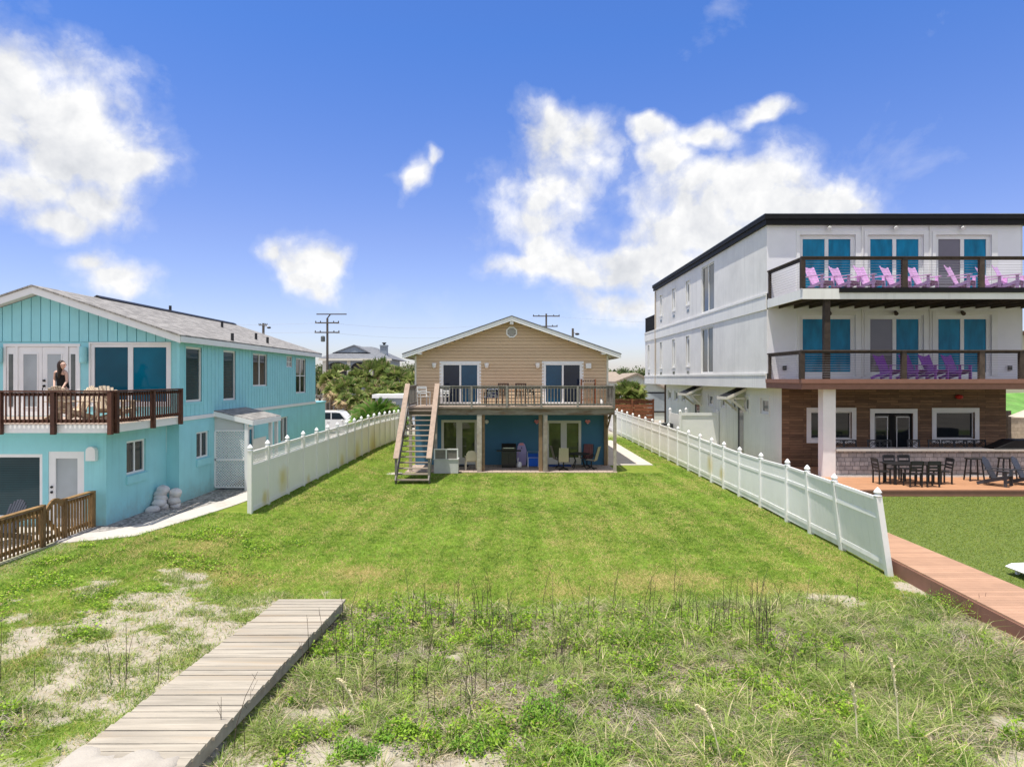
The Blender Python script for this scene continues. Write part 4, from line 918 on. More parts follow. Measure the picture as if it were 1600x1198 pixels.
# sandbags
def bag(rx):
    mb = MB(); mb.ell((0,0,0),(1,1,1),16,10); V = []
    for (x,y,z) in mb.v:
        f = lambda q: math.copysign(abs(q)**.62, q); e = math.hypot(x,y)
        V.append((f(x)*rx*(1+random.uniform(-.04,.04)), f(y)*.20*(1+random.uniform(-.05,.05)), math.copysign(abs(z)**.8,z)*(.11+.05*(1-e))+random.uniform(-.012,.012)))
    mb.v = V; return mb.build('sandbag', m_bag, None, smooth=True)
for i, (x,y,z,rx,rz,lb) in enumerate(((-10.65,20.20,0.47,.30,.3,'lowest flat sandbag at the base of the pile'),(-10.60,20.62,0.49,.28,-.2,'sandbag at the foot of the pile beside the lowest one'),(-10.31,20.92,0.48,.20,.5,'small sandbag lying beside the pile toward the wall return'),(-10.63,20.54,0.62,.29,.1,'sandbag in the second layer of the pile against the wall'),(-10.35,20.88,0.62,.27,-.4,'sandbag in the second layer nearest the wall return'),(-10.65,20.67,0.75,.27,.2,'third-layer sandbag against the turquoise wall'),(-10.37,21.00,0.76,.25,.6,'third-layer sandbag nearest the wall return'),(-10.33,20.94,0.88,.24,-.3,'slumped sandbag on the lower top of the pile'),(-10.67,20.71,0.88,.26,.15,'plump sandbag under the topmost one'),(-10.62,20.75,0.99,.25,-.2,'topmost white sandbag of the pile'))):
    o = bag(rx*.82); o.scale = (.85,.85,.85); o.location = (x,y,z-.03); o.rotation_euler = (random.uniform(-.35,.35),random.uniform(-.3,.3),rz+random.uniform(-.3,.3))
    tag(o, lb, 'sandbag', 'sandbags heaped against the turquoise wall')
# picket fence with gate
pk_ = thing('picket_fence', (-11.1,16,.4), 'brown wooden picket fence with a gate in front of the turquoise house', 'fence')
FP = [(-11.12,18.05),(-11.06,16.8),(-11.02,15.95),(-10.98,14.3),(-10.93,12.6)]
for k,(x,y) in enumerate(FP):
    bx(pk_,'post',m_brownw,x-.05,x+.05,y-.05,y+.05,.35,1.40 if k else 1.38)
    if k+1 == len(FP): break
    x2,y2 = FP[k+1]; a, b_ = Vector((x,y-.06,0)), Vector((x2,y2+.06,0)); gate = k == 1
    par = pk_ if not gate else None
    zt = 1.37 if not gate else 1.2
    if gate:
        rl = MB()
        m_ = 8
        for j in range(m_):
            u0, u1 = j/m_, (j+1)/m_; f = lambda u: 1.18+.20*math.sin(math.pi*u)+.12*(1-u)
            rl.beam(a.lerp(b_,u0)+Vector((0,0,f(u0)-.03)), a.lerp(b_,u1)+Vector((0,0,f(u1)-.03)),.05,.12,r=.5)
        rl.beam(a+Vector((0,0,.55)),b_+Vector((0,0,.55)),.04,.09,r=.3).beam(a+Vector((-.03,0,.5)),b_+Vector((-.03,0,1.1)),.04,.09)
        rl = rl.build('gate', m_brownw, pk_)
    else:
        rl = MB().beam(a+Vector((0,0,zt)),b_+Vector((0,0,zt)),.14,.04,r=.8).beam(a+Vector((0,0,zt-.1)),b_+Vector((0,0,zt-.1)),.04,.09).beam(a+Vector((0,0,.56)),b_+Vector((0,0,.56)),.04,.09).build('rail', m_brownw, pk_)
    L = (b_-a).length; n = int(L/.125)
    for j in range(n):
        p = a.lerp(b_,(j+.5)/n)+Vector((.04,0,0)); MB().beam(p+Vector((0,0,.44)),p+Vector((0,0,zt-.07 if not gate else 1.16+.2*math.sin(math.pi*(j+.5)/n))),.036,.04,up=(0,1,0)).build('picket', m_brownw, rl)
# ------------------------------------------------------------------ white three-storey house
wh = thing('white_house', (16,36,.4), 'white stucco three-storey house with black roof edge, cable-railed balconies and wood-clad ground floor', 'house')
WX, WY, WR, LX = 11.36, 29.35, 22.45, 12.0
U3 = [(12.78,15.22,7.92,10.66),(15.74,18.2,7.92,10.66),(18.72,21.16,7.92,10.66)]
U2 = [(12.78,15.22,4.50,7.16),(15.74,18.2,4.50,7.16),(18.72,21.16,4.50,7.16)]
wall(MB(),'y',WY,-1,WX,WR,3.98,11.1,U3+U2,.14).build('front_wall', m_stucco_front, wh)
T3, T2 = (36.85,39.2,8.17,10.82), (37.05,39.3,4.70,7.28)
S3 = [(41.75,42.55,9.0,10.5),(45.35,46.1,9.0,10.5),(49.1,49.8,9.0,10.5)]
S2 = [(41.75,42.55,5.15,7.05),(45.35,46.1,5.15,7.05),(49.1,49.8,5.15,7.05),(53.4,54.1,5.15,7.05)]
wall(MB(),'x',WX,-1,WY,51.4,7.5,11.1,[T3]+S3,.12).build('side_wall', m_stucco, wh)
wall(MB(),'x',WX,-1,WY,55.2,3.98,7.5,[T2]+S2,.12).build('side_wall', m_stucco, wh)
MB().box(WX+.02,WR,51.3,51.4,7.5,11.1).box(WX+.02,WR,55.1,55.2,4.0,8.1).box(WR-.02,WR+.08,WY+.01,55,3.99,11.1).build('rear_wall', m_stucco, wh)
bx(wh,'terrace_floor',m_stuccod,WX+.02,WR,51.42,55.1,7.9,8.05)
bx(wh,'overhang_soffit',m_stuccod,WX+.01,WR-.03,WY+.02,55.15,3.985,4.1)
for k,(v0,v1,ye) in enumerate(((7.41,8.11,55.2),(3.97,4.62,55.2))):
    bx(wh,'belt_band',m_stuccod,WX-.05,WX+.05,WY-.0,ye,v0,v1)
    bx(wh,'belt_ledge',m_stuccod,WX-.075,WX-.051,WY-.0,ye,v1-.09,v1+.01)
for q in (T3,T2): window(wh,'x',WX,-1,*q,m_stuccod,None,rec=.1,fw=.07,cols=2,gms=[m_gslit,m_gdark],mw=.11)
for q in S3+S2:
    window(wh,'x',WX,-1,*q,m_stuccod,m_gslit,name='slit_window',rec=.1,fw=.22,trim=.06,tm=m_stuccod)
    v_ = MB()
    for j in range(3): wb(v_,'x',WX,-1,q[0]+.1+.2*j,q[0]+.24+.2*j,.002,.02,q[2]-.46,q[2]-.27)
    v_.build('vent_grille', m_gcurt, wh)
for U, gs in ((U3,[(m_gfilm,m_gfilm),(m_gfilm,m_gfilm),(m_gmauve,m_gfilm)]),(U2,[(m_gfilm,m_gfilm),(m_gmauve,m_gfilm),(m_gfilm,m_gfilm)])):
    for q,g in zip(U,gs):
        w_ = window(wh,'y',WY,-1,*q,m_white,None,name='patio_door',rec=.12,fw=.17,cols=2,gms=list(g),mw=.16)
        t_ = MB(); wb(t_,'y',WY,-1,q[0]-.14,q[0],-.01,.035,q[2],q[3]+.18); wb(t_,'y',WY,-1,q[1],q[1]+.26,-.01,.035,q[2],q[3]+.18); wb(t_,'y',WY,-1,q[0],q[1],-.01,.032,q[3],q[3]+.18)
        t_.build('casing', m_white, w_)
for xx in (15.5,18.46):
    for z0,z1 in ((7.9,11.05),(4.45,7.4)): bx(wh,'downpipe',m_stuccod,xx-.04,xx+.04,WY-.07,WY-.002,z0,z1)
# roof
rf = bx(wh,'roof',m_black,WX-.13,WR+.25,WY-.22,51.6,11.08,11.30)
bx(rf,'fascia',m_black,WX-.19,WR+.31,WY-.28,51.66,11.30,11.50); bx(rf,'metal_edge',m_ggrey,WX-.20,WR+.32,WY-.29,51.67,11.501,11.53)
for px in (1297,1401,1506):
    for z,c,m in ((11.0,10.93,m_stuccod),(7.30,7.25,m_darkwood)):
        x = PX(px,29.1); MB().tube([(x+.06,WY-.05,z),(x-.04,WY-.30,c-.06)],[.06,.09],8).build('flood_lamp', m, wh)
for px in (1226,1578): bx(wh,'wall_lamp',m_dark,PX(px,29.3)-.07,PX(px,29.3)+.07,WY-.1,WY-.003,4.75,4.95)
# balconies
BY = 25.8
b3 = bx(wh,'balcony',m_darkwood,WX+.08,24.2,BY+.12,WY-.002,7.60,7.80)
for k in range(19): bx(b3,'joist',m_darkwood,WX+.5+k*.66,WX+.55+k*.66,BY+.06,WY-.03,7.44,7.598)
bx(b3,'fascia',m_stuccod,WX,24.2,BY,BY+.05,7.44,7.84); bx(b3,'fascia',m_stuccod,WX-.004,WX+.06,BY+.052,WY-.05,7.46,7.83)
bx(b3,'rim_board',m_black,PX(1311,25.8),24.2,BY-.05,BY-.003,7.69,7.88)
bx(b3,'edge_cap',m_darkwood,WX+.05,24.2,BY+.052,BY+.11,7.845,7.885)
b2 = bx(wh,'balcony',m_compdeck,WX+.02,24.2,BY+.11,WY-.002,4.0,4.33)
bx(b2,'fascia',m_compdeck,WX-.02,24.2,BY-.01,BY+.05,3.98,4.21); bx(b2,'fascia',m_compdeck,WX-.03,WX+.018,BY+.052,WY-.003,3.98,4.21)
bx(b2,'edge_board',m_compdeck,WX-.06,24.2,BY-.06,BY+.2,4.212,4.375); bx(b2,'edge_board',m_compdeck,WX-.07,WX+.1,BY+.202,WY-.003,4.212,4.373)
m_cable = M('steel_cable',(.42,.43,.45),.35,.05,2.,0,metal=.8)
def cable_rail(par, z0, z1, posts):
    r_ = MB().box(WX-.05,24.2,BY-.02,BY+.13,z1-.05,z1).box(WX+.0,24.2,BY+.03,BY+.08,z1-.13,z1-.052).build('railing', m_darkwood, par)
    MB().beam((WX+.05,BY+.14,z1-.03),(WX+.05,WY-.05,z1-.03),.14,.05).beam((WX+.05,BY+.14,z1-.11),(WX+.05,WY-.05,z1-.11),.05,.1).build('railing', m_darkwood, par)
    for a,b_ in posts: bx(r_,'railing_post',m_darkwood,a,b_,BY+.0,BY+.14,z0,z1-.055)
    bx(r_,'railing_post',m_darkwood,WX+.0,WX+.1,WY-.25,WY-.13,z0,z1-.055)
    for k in range(10):
        zz = z0+.09+(z1-z0-.26)*k/9.4
        MB().tube([(WX+.1,BY+.07,zz),(24.2,BY+.07,zz)],.0055,4).build('cable', m_cable, r_)
        MB().tube([(WX+.05,BY+.1,zz),(WX+.05,WY-.2,zz)],.0055,4).build('cable', m_cable, r_)
P_ = lambda a,b_: (PX(a,25.87),PX(b_,25.87))
cable_rail(b3, 7.87, 9.08, [P_(1250.5,1257.5),P_(1409,1417),P_(1529.5,1537)])
cable_rail(b2, 4.37, 5.49, [P_(1249,1256.5),P_(1408,1415.5),P_(1529,1537.5),P_(1592,1601)])
bx(wh,'balcony_post',m_darkwood,PX(1288.7,25.95),PX(1297.5,25.95),BY+.15,BY+.36,4.34,7.62)
bx(wh,'column',m_white,12.33,12.82,26.2,26.62,.5,3.99)
# ground floor
W1,DD,W2 = (13.28,15.06,1.77,2.93),(16.05,17.73,.56,2.88),(18.75,20.43,1.77,2.92)
wall(MB(),'y',WY,-1,LX,21.8,.3,3.98,[W1,DD,W2],.16).build('plank_wall', m_wplank, wh)
for q in (W1,W2): window(wh,'y',WY,-1,*q,m_white,m_gdark,rec=.14,fw=.04,trim=.19,cols=1)
w_ = window(wh,'y',WY,-1,*DD,m_black,m_gdark,name='double_door',rec=.12,fw=.09,cols=2,mw=.24,trim=.19,tm=m_white)
for a,b_ in ((16.16,16.66),(17.10,17.62)):
    f = MB()
    for (p,q,u,v) in ((a-.03,a,.7,2.72),(b_,b_+.03,.7,2.72),(a,b_,2.69,2.72),(a,b_,.7,.73)): wb(f,'y',WY,-1,p,q,-.115,-.09,u,v)
    f.build('glazing_bead', m_white, w_)
SQ = [(30.75,31.75,2.76,3.48),(33.25,33.9,2.76,3.46),(35.15,35.8,2.76,3.46),(36.85,37.65,2.8,3.46),(39.1,40,2.8,3.46),(45.2,46,2.85,3.5),(47.1,48,2.85,3.5),(49.1,50,2.85,3.5)]
DS = [(34.22,35.05,.4,2.95),(41.85,42.9,.4,2.75)]
# a wall cannot hold both of two overlapping openings, so the narrow door and lights are kept apart
DS[0] = (34.05,34.95,.4,2.95)
wall(MB(),'x',LX,-1,WY,50.9,.2,3.98,SQ+DS,.1).build('lower_side_wall', m_stuccod, wh)
for q in SQ: window(wh,'x',LX,-1,*q,m_stuccod,m_gcurt,name='square_window',rec=.08,fw=.12,trim=.09,tm=m_stuccod)
for q in DS: window(wh,'x',LX,-1,*q,m_gcurt,m_gmauve,name='service_door',rec=.06,fw=.05)
MB().box(21.72,21.8,WY+.02,50.8,.2,3.97).box(LX,21.8,50.8,50.9,.2,3.97).build('rear_wall', m_stuccod, wh)
MB().tube([(LX-.06,50.7,.3),(LX-.06,50.7,3.9)],.06,8).build('downpipe', m_slatb, wh)
MB().tube([(WX-.06,51.2,4),(WX-.06,51.2,11)],.05,8).build('downpipe', m_tan, wh)
MB().ell((PX(1499,29.25),WY-.10,PZ(620,29.25)),(.17,.10,.10),10,8).build('wall_lamp', m_red, wh, smooth=True)
for (y0,y1) in ((33.7,35.2),(41.3,43.3)):
    aw = MB(); X0, X1 = LX-.97, LX-.005
    aw.mesh([(X0,y0,3.40),(X1,y0,3.84),(X1,y1,3.84),(X0,y1,3.40),(X0,y0,3.46),(X1,y0,3.90),(X1,y1,3.90),(X0,y1,3.46)],[(3,2,1,0),(4,5,6,7),(0,1,5,4),(1,2,6,5),(2,3,7,6),(3,0,4,7)])
    a_ = aw.build('awning', m_black, wh)
    MB().beam((X0,y0-.02,3.40),(X1,y0-.02,3.84),.04,.14,r=.5).beam((X0-.02,y0-.04,3.40),(X0-.02,y1,3.40),.04,.14,r=.5).build('fascia', m_offw, a_)
    for yy in (y0+.08,y1-.1): MB().beam((X0+.15,yy,3.42),(X1,yy,2.75),.08,.1,r=.5).beam((X0+.05,yy,3.38),(X1,yy,3.38),.07,.08).build('bracket', m_offw, a_)
# black balustrade of the rear roof terrace
MB().box(WX-.02,WX+.04,51.7,55.1,9.22,9.3).build('terrace_railing', m_black, wh)
for k in range(15): bx(wh,'terrace_baluster',m_black,WX-.015,WX+.035,51.75+k*.23,51.85+k*.23,8.1,9.22)
# bar in front of the house
bar = thing('bar_counter', (17,26.4,.55), 'long outdoor bar with grey stone block front and pale counter top', 'bar counter')
bx(bar,'block_wall',m_block,12.83,24,26.24,26.5,.5,1.57); bx(bar,'counter_top',m_concrete,12.83,24,26.05,26.95,1.575,1.64)
bx(bar,'base_strip',m_stuccod,12.83,24,26.18,26.235,.55,.62)
# deck, walkway, turf
pd = thing('patio_deck', (16,26,.3), 'raised orange-brown composite deck in front of the wood-clad ground floor', 'deck')
mb = MB(); y = 23.2
while y < 29.3: mb.box(9.0,26,y,y+.136,.52,.555); y += .142
mb.build('plank', m_orangedeck, pd); bx(pd,'fascia',m_compdeck,9.0,26,23.14,23.19,.30,.55)
bx(pd,'step_trim',m_compdeck,9.0,26,23.125,23.139,.5,.556)
wk = thing('composite_walkway', (9.3,15,.2), 'narrow reddish-brown composite walkway running along the white vinyl fence', 'walkway')
mb = MB(); y = 7.6
while y < 23.0:
    xl = 8.28+(y-7.6)*.045 if y < 18 else 8.75; xl = max(xl, 8.28); mb.box(xl+.08,9.95+(y-12)*.012,y,y+.137,.315,.35); y += .142
mb.build('plank', m_walk, wk)
MB().mesh([(8.33,7.6,.0),(8.80,18,.0),(8.80,18,.312),(8.33,7.6,.312),(8.37,7.6,.0),(8.84,18,.0),(8.84,18,.312),(8.37,7.6,.312)],[(0,1,2,3),(7,6,5,4),(3,2,6,7),(0,4,5,1),(1,5,6,2),(0,3,7,4)]).build('side_board', m_compdeck, wk)
m_turf, t, b = new_mat('artificial_turf'); p = t.pos(); setc(t,b,t.mix(t.ramp(t.noise(p,30,4,.7),.35,.65),(.09,.14,.02),(.17,.22,.045))); b.inputs['Roughness'].default_value = .9; bump(t,b,t.noise(p,90,3),.8,.02)
sheet('turf_lawn', m_turf, [(9.95,6),(40,6),(40,23.13),(10.1,23.13)], .335)
N = 150_000; y = 11.5*(23.1/11.5)**RG.random(N); x = RG.uniform(9.98, 22, N); k = (x < .78*y+1) & (x > 9.97+(y-12)*.012+.03); x, y = x[k], y[k]; n = len(x)
m_turfb = leafmat('turf_blade', (.055,.105,.008), (.22,.285,.026), (.30,.27,.09), .3, .6, 2.)
tag(blades('turf_grass', x, y, np.full(n,.334), RG.uniform(.03,.05,n), .006+.0005*y, RG.uniform(.6,1.5,n), RG.normal(.4,.9,n), 1, m_turfb, .07*RG.random(n)), 'dense dark green turf beside the composite walkway', 'grass', kind='stuff')
# vinyl screen round the equipment beside the house
es = thing('equipment_screen', (10.9,38.5,.3), 'white vinyl screen panels standing against the white house side', 'screen fence')
bx(es,'panel',m_vcap,9.84,11.93,37.98,38.02,.3,2.42); bx(es,'panel',m_vcap,9.78,9.82,38.07,40.3,.3,2.35)
bx(es,'rail',m_vcap,9.85,11.93,37.94,37.979,2.3,2.46)
for (x,y) in ((9.8,38),(11.9,38),(9.8,40.35),(10.8,40.5)):
    p_ = bx(es,'post',m_vcap,x-.065,x+.065,y-.065,y+.065,.2,2.52); MB().lathe((x,y,2.52),[(.09,0),(.09,.04),(.0,.13)],4).build('cap', m_vcap, p_)
ac = thing('air_conditioner', (9.4,39.5,.2), 'dark outdoor air conditioner unit between the vinyl fence and screen', 'air conditioner')
bx(ac,'casing',m_dark,9.1,9.7,39.2,39.8,.2,1.75); MB().lathe((9.4,39.5,1.75),[(.26,0),(.26,.04),(.05,.05)],14).build('fan_guard', m_gcurt, ac)
# ------------------------------------------------------------------ furniture prototypes (built at the origin, facing -Y)
def adirondack(m, dip=False, name='adirondack_chair'):
    o = thing(name, (0,0,0))
    s = MB()
    for k in range(6):
        y = -.44+.093*k; z = .385-.022*k; s.mesh([(-.27,y,z-.02),(.27,y,z-.02),(.27,y+.083,z-.04),(-.27,y+.083,z-.04),(-.27,y,z),(.27,y,z),(.27,y+.083,z-.02),(-.27,y+.083,z-.02)],[(3,2,1,0),(4,5,6,7),(0,1,5,4),(1,2,6,5),(2,3,7,6),(3,0,4,7)])
    s.build('seat', m, o)
    b_ = MB(); n = 7; p0, p1 = Vector((0,.06,.25)), Vector((0,.40,1.0))
    for k in range(n):
        u = (k-(n-1)/2)/((n-1)/2); L = (.90+.10*u*u if dip else 1.0-.16*u*u)
        xb, xt = u*.235, u*.285
        a = p0+Vector((xb,0,0)); e = p0.lerp(p1, L)+Vector((xt,0,0)); b_.beam(a, e, .073, .02, up=(0,-.9,.4))
    b_.beam((-.29,.25,.60),(.29,.25,.60),.02,.06).beam((-.27,.12,.30),(.27,.12,.30),.02,.08).build('backrest', m, o)
    for sx_ in (-1,1):
        MB().box(sx_*.36-.065,sx_*.36+.065,-.50,.27,.555,.58).build('arm', m, o)
        bx(o,'leg',m,sx_*.31-.012,sx_*.31+.045 if sx_>0 else sx_*.31+.012,-.42,-.32,0,.553)
        MB().beam((sx_*.285,-.43,.345),(sx_*.285,.50,.05),.025,.11).build('leg', m, o)
    return o
def slat_chair(m, name, seat_z=.45, top=.92, style='ladder', arms=False, w=.46, sm=None, bm=None):
    o = thing(name, (0,0,0)); d = .44; hw = w/2
    s = MB()
    if sm: s.box(-hw,hw,-.22,.22,seat_z-.03,seat_z+.03)
    else:
        for k in range(5): s.box(-hw,hw,-.22+.088*k,-.22+.088*k+.08,seat_z-.025,seat_z)
    s.build('seat', sm or m, o)
    for sx_ in (-1,1):
        x = sx_*(hw-.02); bx(o,'leg',m,x-.022,x+.022,-.215,-.17,0,seat_z-.026)
        MB().beam((x,.20,0),(x,.20,seat_z-.03),.044,.044,up=(0,1,0)).build('leg', m, o)
    b_ = MB()
    for sx_ in (-1,1): b_.beam((sx_*(hw-.02),.20,seat_z-.03),(sx_*(hw-.02),.28,top),.044,.03,up=(0,1,0))
    def yb(z): return .20+.08*(z-seat_z)/(top-seat_z)
    if style == 'ladder':
        for z,h in ((top-.05,.13),(top-.22,.07),(top-.33,.06)): b_.box(-hw+.04,hw-.04,yb(z)-.012,yb(z)+.012,z-h/2,z+h/2)
    elif style == 'cross':
        b_.box(-hw+.04,hw-.04,yb(top)-.015,yb(top)+.015,top-.05,top); z0, z1 = top-.33, top-.05; b_.box(-hw+.04,hw-.04,yb(z0)-.012,yb(z0)+.012,z0-.03,z0)
        for q in (-1,1):
            for u in (0,.35): b_.beam((q*(hw-.04),yb(z0),z0+u*.28),(q*(-hw+.04)*(1-u)*.999,yb(z1),z1-.0),.02,.028,up=(0,1,0))
    elif style == 'slats':
        n = 6
        for k in range(n): x = -hw+.06+(w-.12)*k/(n-1); b_.beam((x,.21,seat_z+.02),(x,.275,top-.03),.05,.015,up=(0,1,0))
        b_.box(-hw,hw,.262,.295,top-.05,top+.01)
    elif style == 'pad':
        pass
    br = b_.build('backrest', m, o)
    if bm:
        MB().mesh([(-hw+.01,.17,seat_z+.04),(hw-.01,.17,seat_z+.04),(hw-.02,.25,top+.02),(-hw+.02,.25,top+.02),(-hw+.01,.225,seat_z+.04),(hw-.01,.225,seat_z+.04),(hw-.02,.30,top+.02),(-hw+.02,.30,top+.02)],[(3,2,1,0),(4,5,6,7),(0,1,5,4),(1,2,6,5),(2,3,7,6),(3,0,4,7)]).build('back_cushion', bm, o, bevel=.015)
    if arms:
        for sx_ in (-1,1): MB().box(sx_*hw-.025,sx_*hw+.025,-.24,.23,seat_z+.19,seat_z+.22).box(sx_*hw-.015,sx_*hw+.015,-.22,-.19,seat_z-.02,seat_z+.19).build('arm', m, o)
    return o
adi_b = adirondack(m_beigew); adi_c = adirondack(m_charc); adi_l = adirondack(m_purple_sunlit, True); adi_p = adirondack(m_purple, True)
ZD = 3.19
for px,d,rz,lab in ((101,18.75,math.pi+.05,'beige adirondack chair directly in front of the woman'),(121,18.9,-.55,'beige adirondack chair with fanned back beside the woman'),(168,18.9,.75,'beige adirondack chair facing away beside the picture window pane'),(184,19.1,2.2,'beige adirondack chair turned sideways, closest to the balcony corner')):
    place(adi_b, USED, (PX(px,d),d,ZD), rz, lab, 'chair', 'beige chairs on the balcony')
place(adi_c, USED, (PX(6,16.2),16.2,.42), -.4, 'charcoal adirondack chair on the patio behind the picket fence', 'chair')
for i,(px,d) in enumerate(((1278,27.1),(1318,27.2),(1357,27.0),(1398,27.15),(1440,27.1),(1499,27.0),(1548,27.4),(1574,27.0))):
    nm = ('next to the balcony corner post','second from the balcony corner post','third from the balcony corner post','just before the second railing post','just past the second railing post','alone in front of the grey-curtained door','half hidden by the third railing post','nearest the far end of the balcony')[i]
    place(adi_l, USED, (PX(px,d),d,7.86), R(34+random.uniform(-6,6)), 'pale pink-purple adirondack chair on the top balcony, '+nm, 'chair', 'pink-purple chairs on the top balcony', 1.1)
for i,(px,d) in enumerate(((1386,27.0),(1426,27.1),(1457,26.9),(1493,27.0))):
    nm = ('nearest the dark balcony post','half hidden by the railing post','third along, between two others','last of the row, with empty balcony beyond it')[i]
    place(adi_p, USED, (PX(px,d),d,4.36), R(20+random.uniform(-6,8)), 'purple adirondack chair on the middle balcony, '+nm, 'chair', 'purple chairs on the middle balcony')
place(adi_c, USED, (PX(1556,24.2),24.2,.555), R(38), 'charcoal adirondack chair on the orange deck beside the backless stool', 'chair', 'charcoal chairs on the orange deck')
place(adi_c, USED, (PX(1602,24.3),24.3,.555), R(38), 'charcoal adirondack chair cut by the edge of the picture', 'chair', 'charcoal chairs on the orange deck')
# dining set on the orange deck
DZ = .555
dc = slat_chair(m_blackp, 'dining_chair', .46, .92, 'ladder')
for x,y,rz,lab in ((14.46,23.95,math.pi,'black dining chair with its back to the lawn, nearer the stone-clad column'),(15.06,23.93,math.pi,'black dining chair with its back to the lawn, nearer the backless stools'),(14.55,25.35,0,'black dining chair behind the table against the bar, nearer the column'),(15.13,25.37,0,'black dining chair behind the table against the bar, nearer the stools'),(13.72,24.6,math.pi/2,'black dining chair at the table end nearest the white column'),(15.95,24.6,-math.pi/2,'black dining chair at the table end nearest the backless stools')):
    place(dc, USED, (x,y,DZ), rz, lab, 'chair', 'black dining chairs round the deck table')
tb = thing('dining_table', (14.85,24.65,DZ), 'black rectangular dining table on the orange composite deck', 'table')
mb = MB()
for k in range(7): mb.box(-.95,.95,-.42+.12*k,-.42+.12*k+.113,.71,.74)
o_ = mb.build('table_top', m_blackp, tb); o_.location = (0,0,0)
for sx_ in (-1,1):
    for sy in (-1,1):
        q = bx(tb,'leg',m_blackp,sx_*.8-.04,sx_*.8+.04,sy*.33-.04,sy*.33+.04,0,.71); q.location = (0,0,0)
# bar chairs behind the counter
bc = slat_chair(m_blackp, 'bar_chair', .78, 1.34, 'cross', w=.50)
labs = ('half hidden by the white column','just past the white column','in front of the door, on its column side','in front of the double door centre','between the double door and the far window','under the near edge of the far window','under the middle of the far window','second from the black grill cover by three','next but one to the black grill cover','nearest the black grill cover')
for px,nm in zip((1313,1333,1370,1389,1433,1466,1487,1507,1522,1537),labs):
    place(bc, USED, (PX(px,27.2),27.2,DZ), random.uniform(-.12,.12), 'black lattice-back bar chair behind the bar, '+nm, 'bar chair', 'bar chairs behind the counter')
def stool():
    o = thing('bar_stool', (0,0,0)); MB().box(-.26,.26,-.17,.17,.80,.84).build('seat', m_blackp, o, bevel=.01)
    for sx_ in (-1,1):
        for sy in (-1,1): MB().beam((sx_*.27,sy*.17,0),(sx_*.2,sy*.12,.80),.04,.04,up=(0,1,0)).build('leg', m_blackp, o)
    MB().beam((-.25,-.155,.28),(.25,-.155,.28),.03,.035).beam((-.25,.155,.28),(.25,.155,.28),.03,.035).build('foot_rail', m_blackp, o); return o
sp = stool()
place(sp, USED, (PX(1522,25.3),25.3,DZ), 0, 'black backless bar stool standing by itself on the orange deck', 'bar stool', 'backless stools at the bar')
place(sp, USED, (PX(1573,25.5),25.5,DZ), 0, 'black backless bar stool between the two charcoal adirondack chairs', 'bar stool', 'backless stools at the bar')
gc = thing('covered_grill', (20.3,26.4,1.64), 'black covered grill hood sitting on the bar counter', 'grill')
for nm,pr_ in (('cover',[(18.95,1.645),(21.6,1.645),(21.6,2.0),(19.75,2.0)]),): MB().prism(pr_,'y',26.12,26.85).build(nm, m_black, gc, bevel=.02)
bx(gc,'hem',m_dark,18.93,21.62,26.105,26.115,1.645,1.70)
wl = thing('sun_lounger', (11.5,13.7,.34), 'white sun lounger on the turf cut by the edge of the picture', 'sun lounger')
MB().prism([(10.36,.50),(10.50,.56),(11.4,.60),(12.4,.60),(12.4,.54),(10.5,.50),(10.4,.46)],'y',13.35,14.0).build('mattress', m_white, wl, bevel=.02)
for x in (10.6,12.2):
    for y in (13.4,13.95): bx(wl,'leg',m_white,x-.03,x+.03,y-.03,y+.03,.335,.52)
# ------------------------------------------------------------------ upper deck of the beige house
ZU = 3.087
wc = slat_chair(M('white_metal_chair',(.62,.62,.6),.5), 'metal_chair', .45, .92, 'ladder', True, .5)
place(wc, USED, (PX(662,32.3),32.3,ZU), .5, 'white metal armchair at the top of the stairs', 'chair', 'white chairs on the grey deck')
place(wc, USED, (PX(692,32.5),32.5,ZU), -.4, 'white metal armchair in front of the navy sliding door', 'chair', 'white chairs on the grey deck')
sc_ = slat_chair(m_slatb, 'slat_chair', .45, 1.08, 'slats', False, .52)
place(sc_, USED, (PX(786.5,32.0),32.0,ZU), math.pi, 'tall brown slat-back chair beside the patterned chair', 'chair', 'brown slat chairs on the grey deck')
place(sc_, USED, (PX(813.5,32.0),32.0,ZU), math.pi, 'tall brown slat-back chair next to the wrought iron chair', 'chair', 'brown slat chairs on the grey deck')
t2 = thing('deck_table', (PX(800,32.6),32.6,ZU), 'pinkish wooden table between the two brown slat chairs', 'table')
o_ = MB().box(-.55,.55,-.35,.35,.70,.74).build('table_top', m_orangedeck, t2); o_.location = (0,0,0)
for sx_ in (-1,1):
    for sy in (-1,1): q = bx(t2,'leg',m_slatb,sx_*.45-.03,sx_*.45+.03,sy*.28-.03,sy*.28+.03,0,.70); q.location = (0,0,0)
pc = slat_chair(m_wrought, 'cushioned_chair', .42, .80, 'ladder', True, .62, m_pat, m_pat)
place(pc, USED, (PX(768,32.2),32.2,ZU), math.pi+.25, 'black framed chair with blue and white patterned cushions', 'chair')
wi = slat_chair(m_wrought, 'iron_chair', .44, .88, 'cross', True, .5)
place(wi, USED, (PX(835,32.3),32.3,ZU), 2.2, 'black wrought iron chair with curled arms by the deck railing', 'chair')
rk = thing('wooden_rack', (PX(919,33.2),33.2,ZU), 'reddish wooden rack with pale slats beneath the utility box', 'rack')
for sx_ in (-1,1):
    for y in (-.15,.15): q = bx(rk,'leg',m_redslat,sx_*.34-.025,sx_*.34+.025,y-.025,y+.025,0,1.28); q.location = (0,0,0)
for z in (.25,.75,1.1,1.25):
    q = bx(rk,'shelf',m_palew if z > 1 else m_redslat,-.31,.31,-.15,.15,z,z+.035); q.location = (0,0,0)
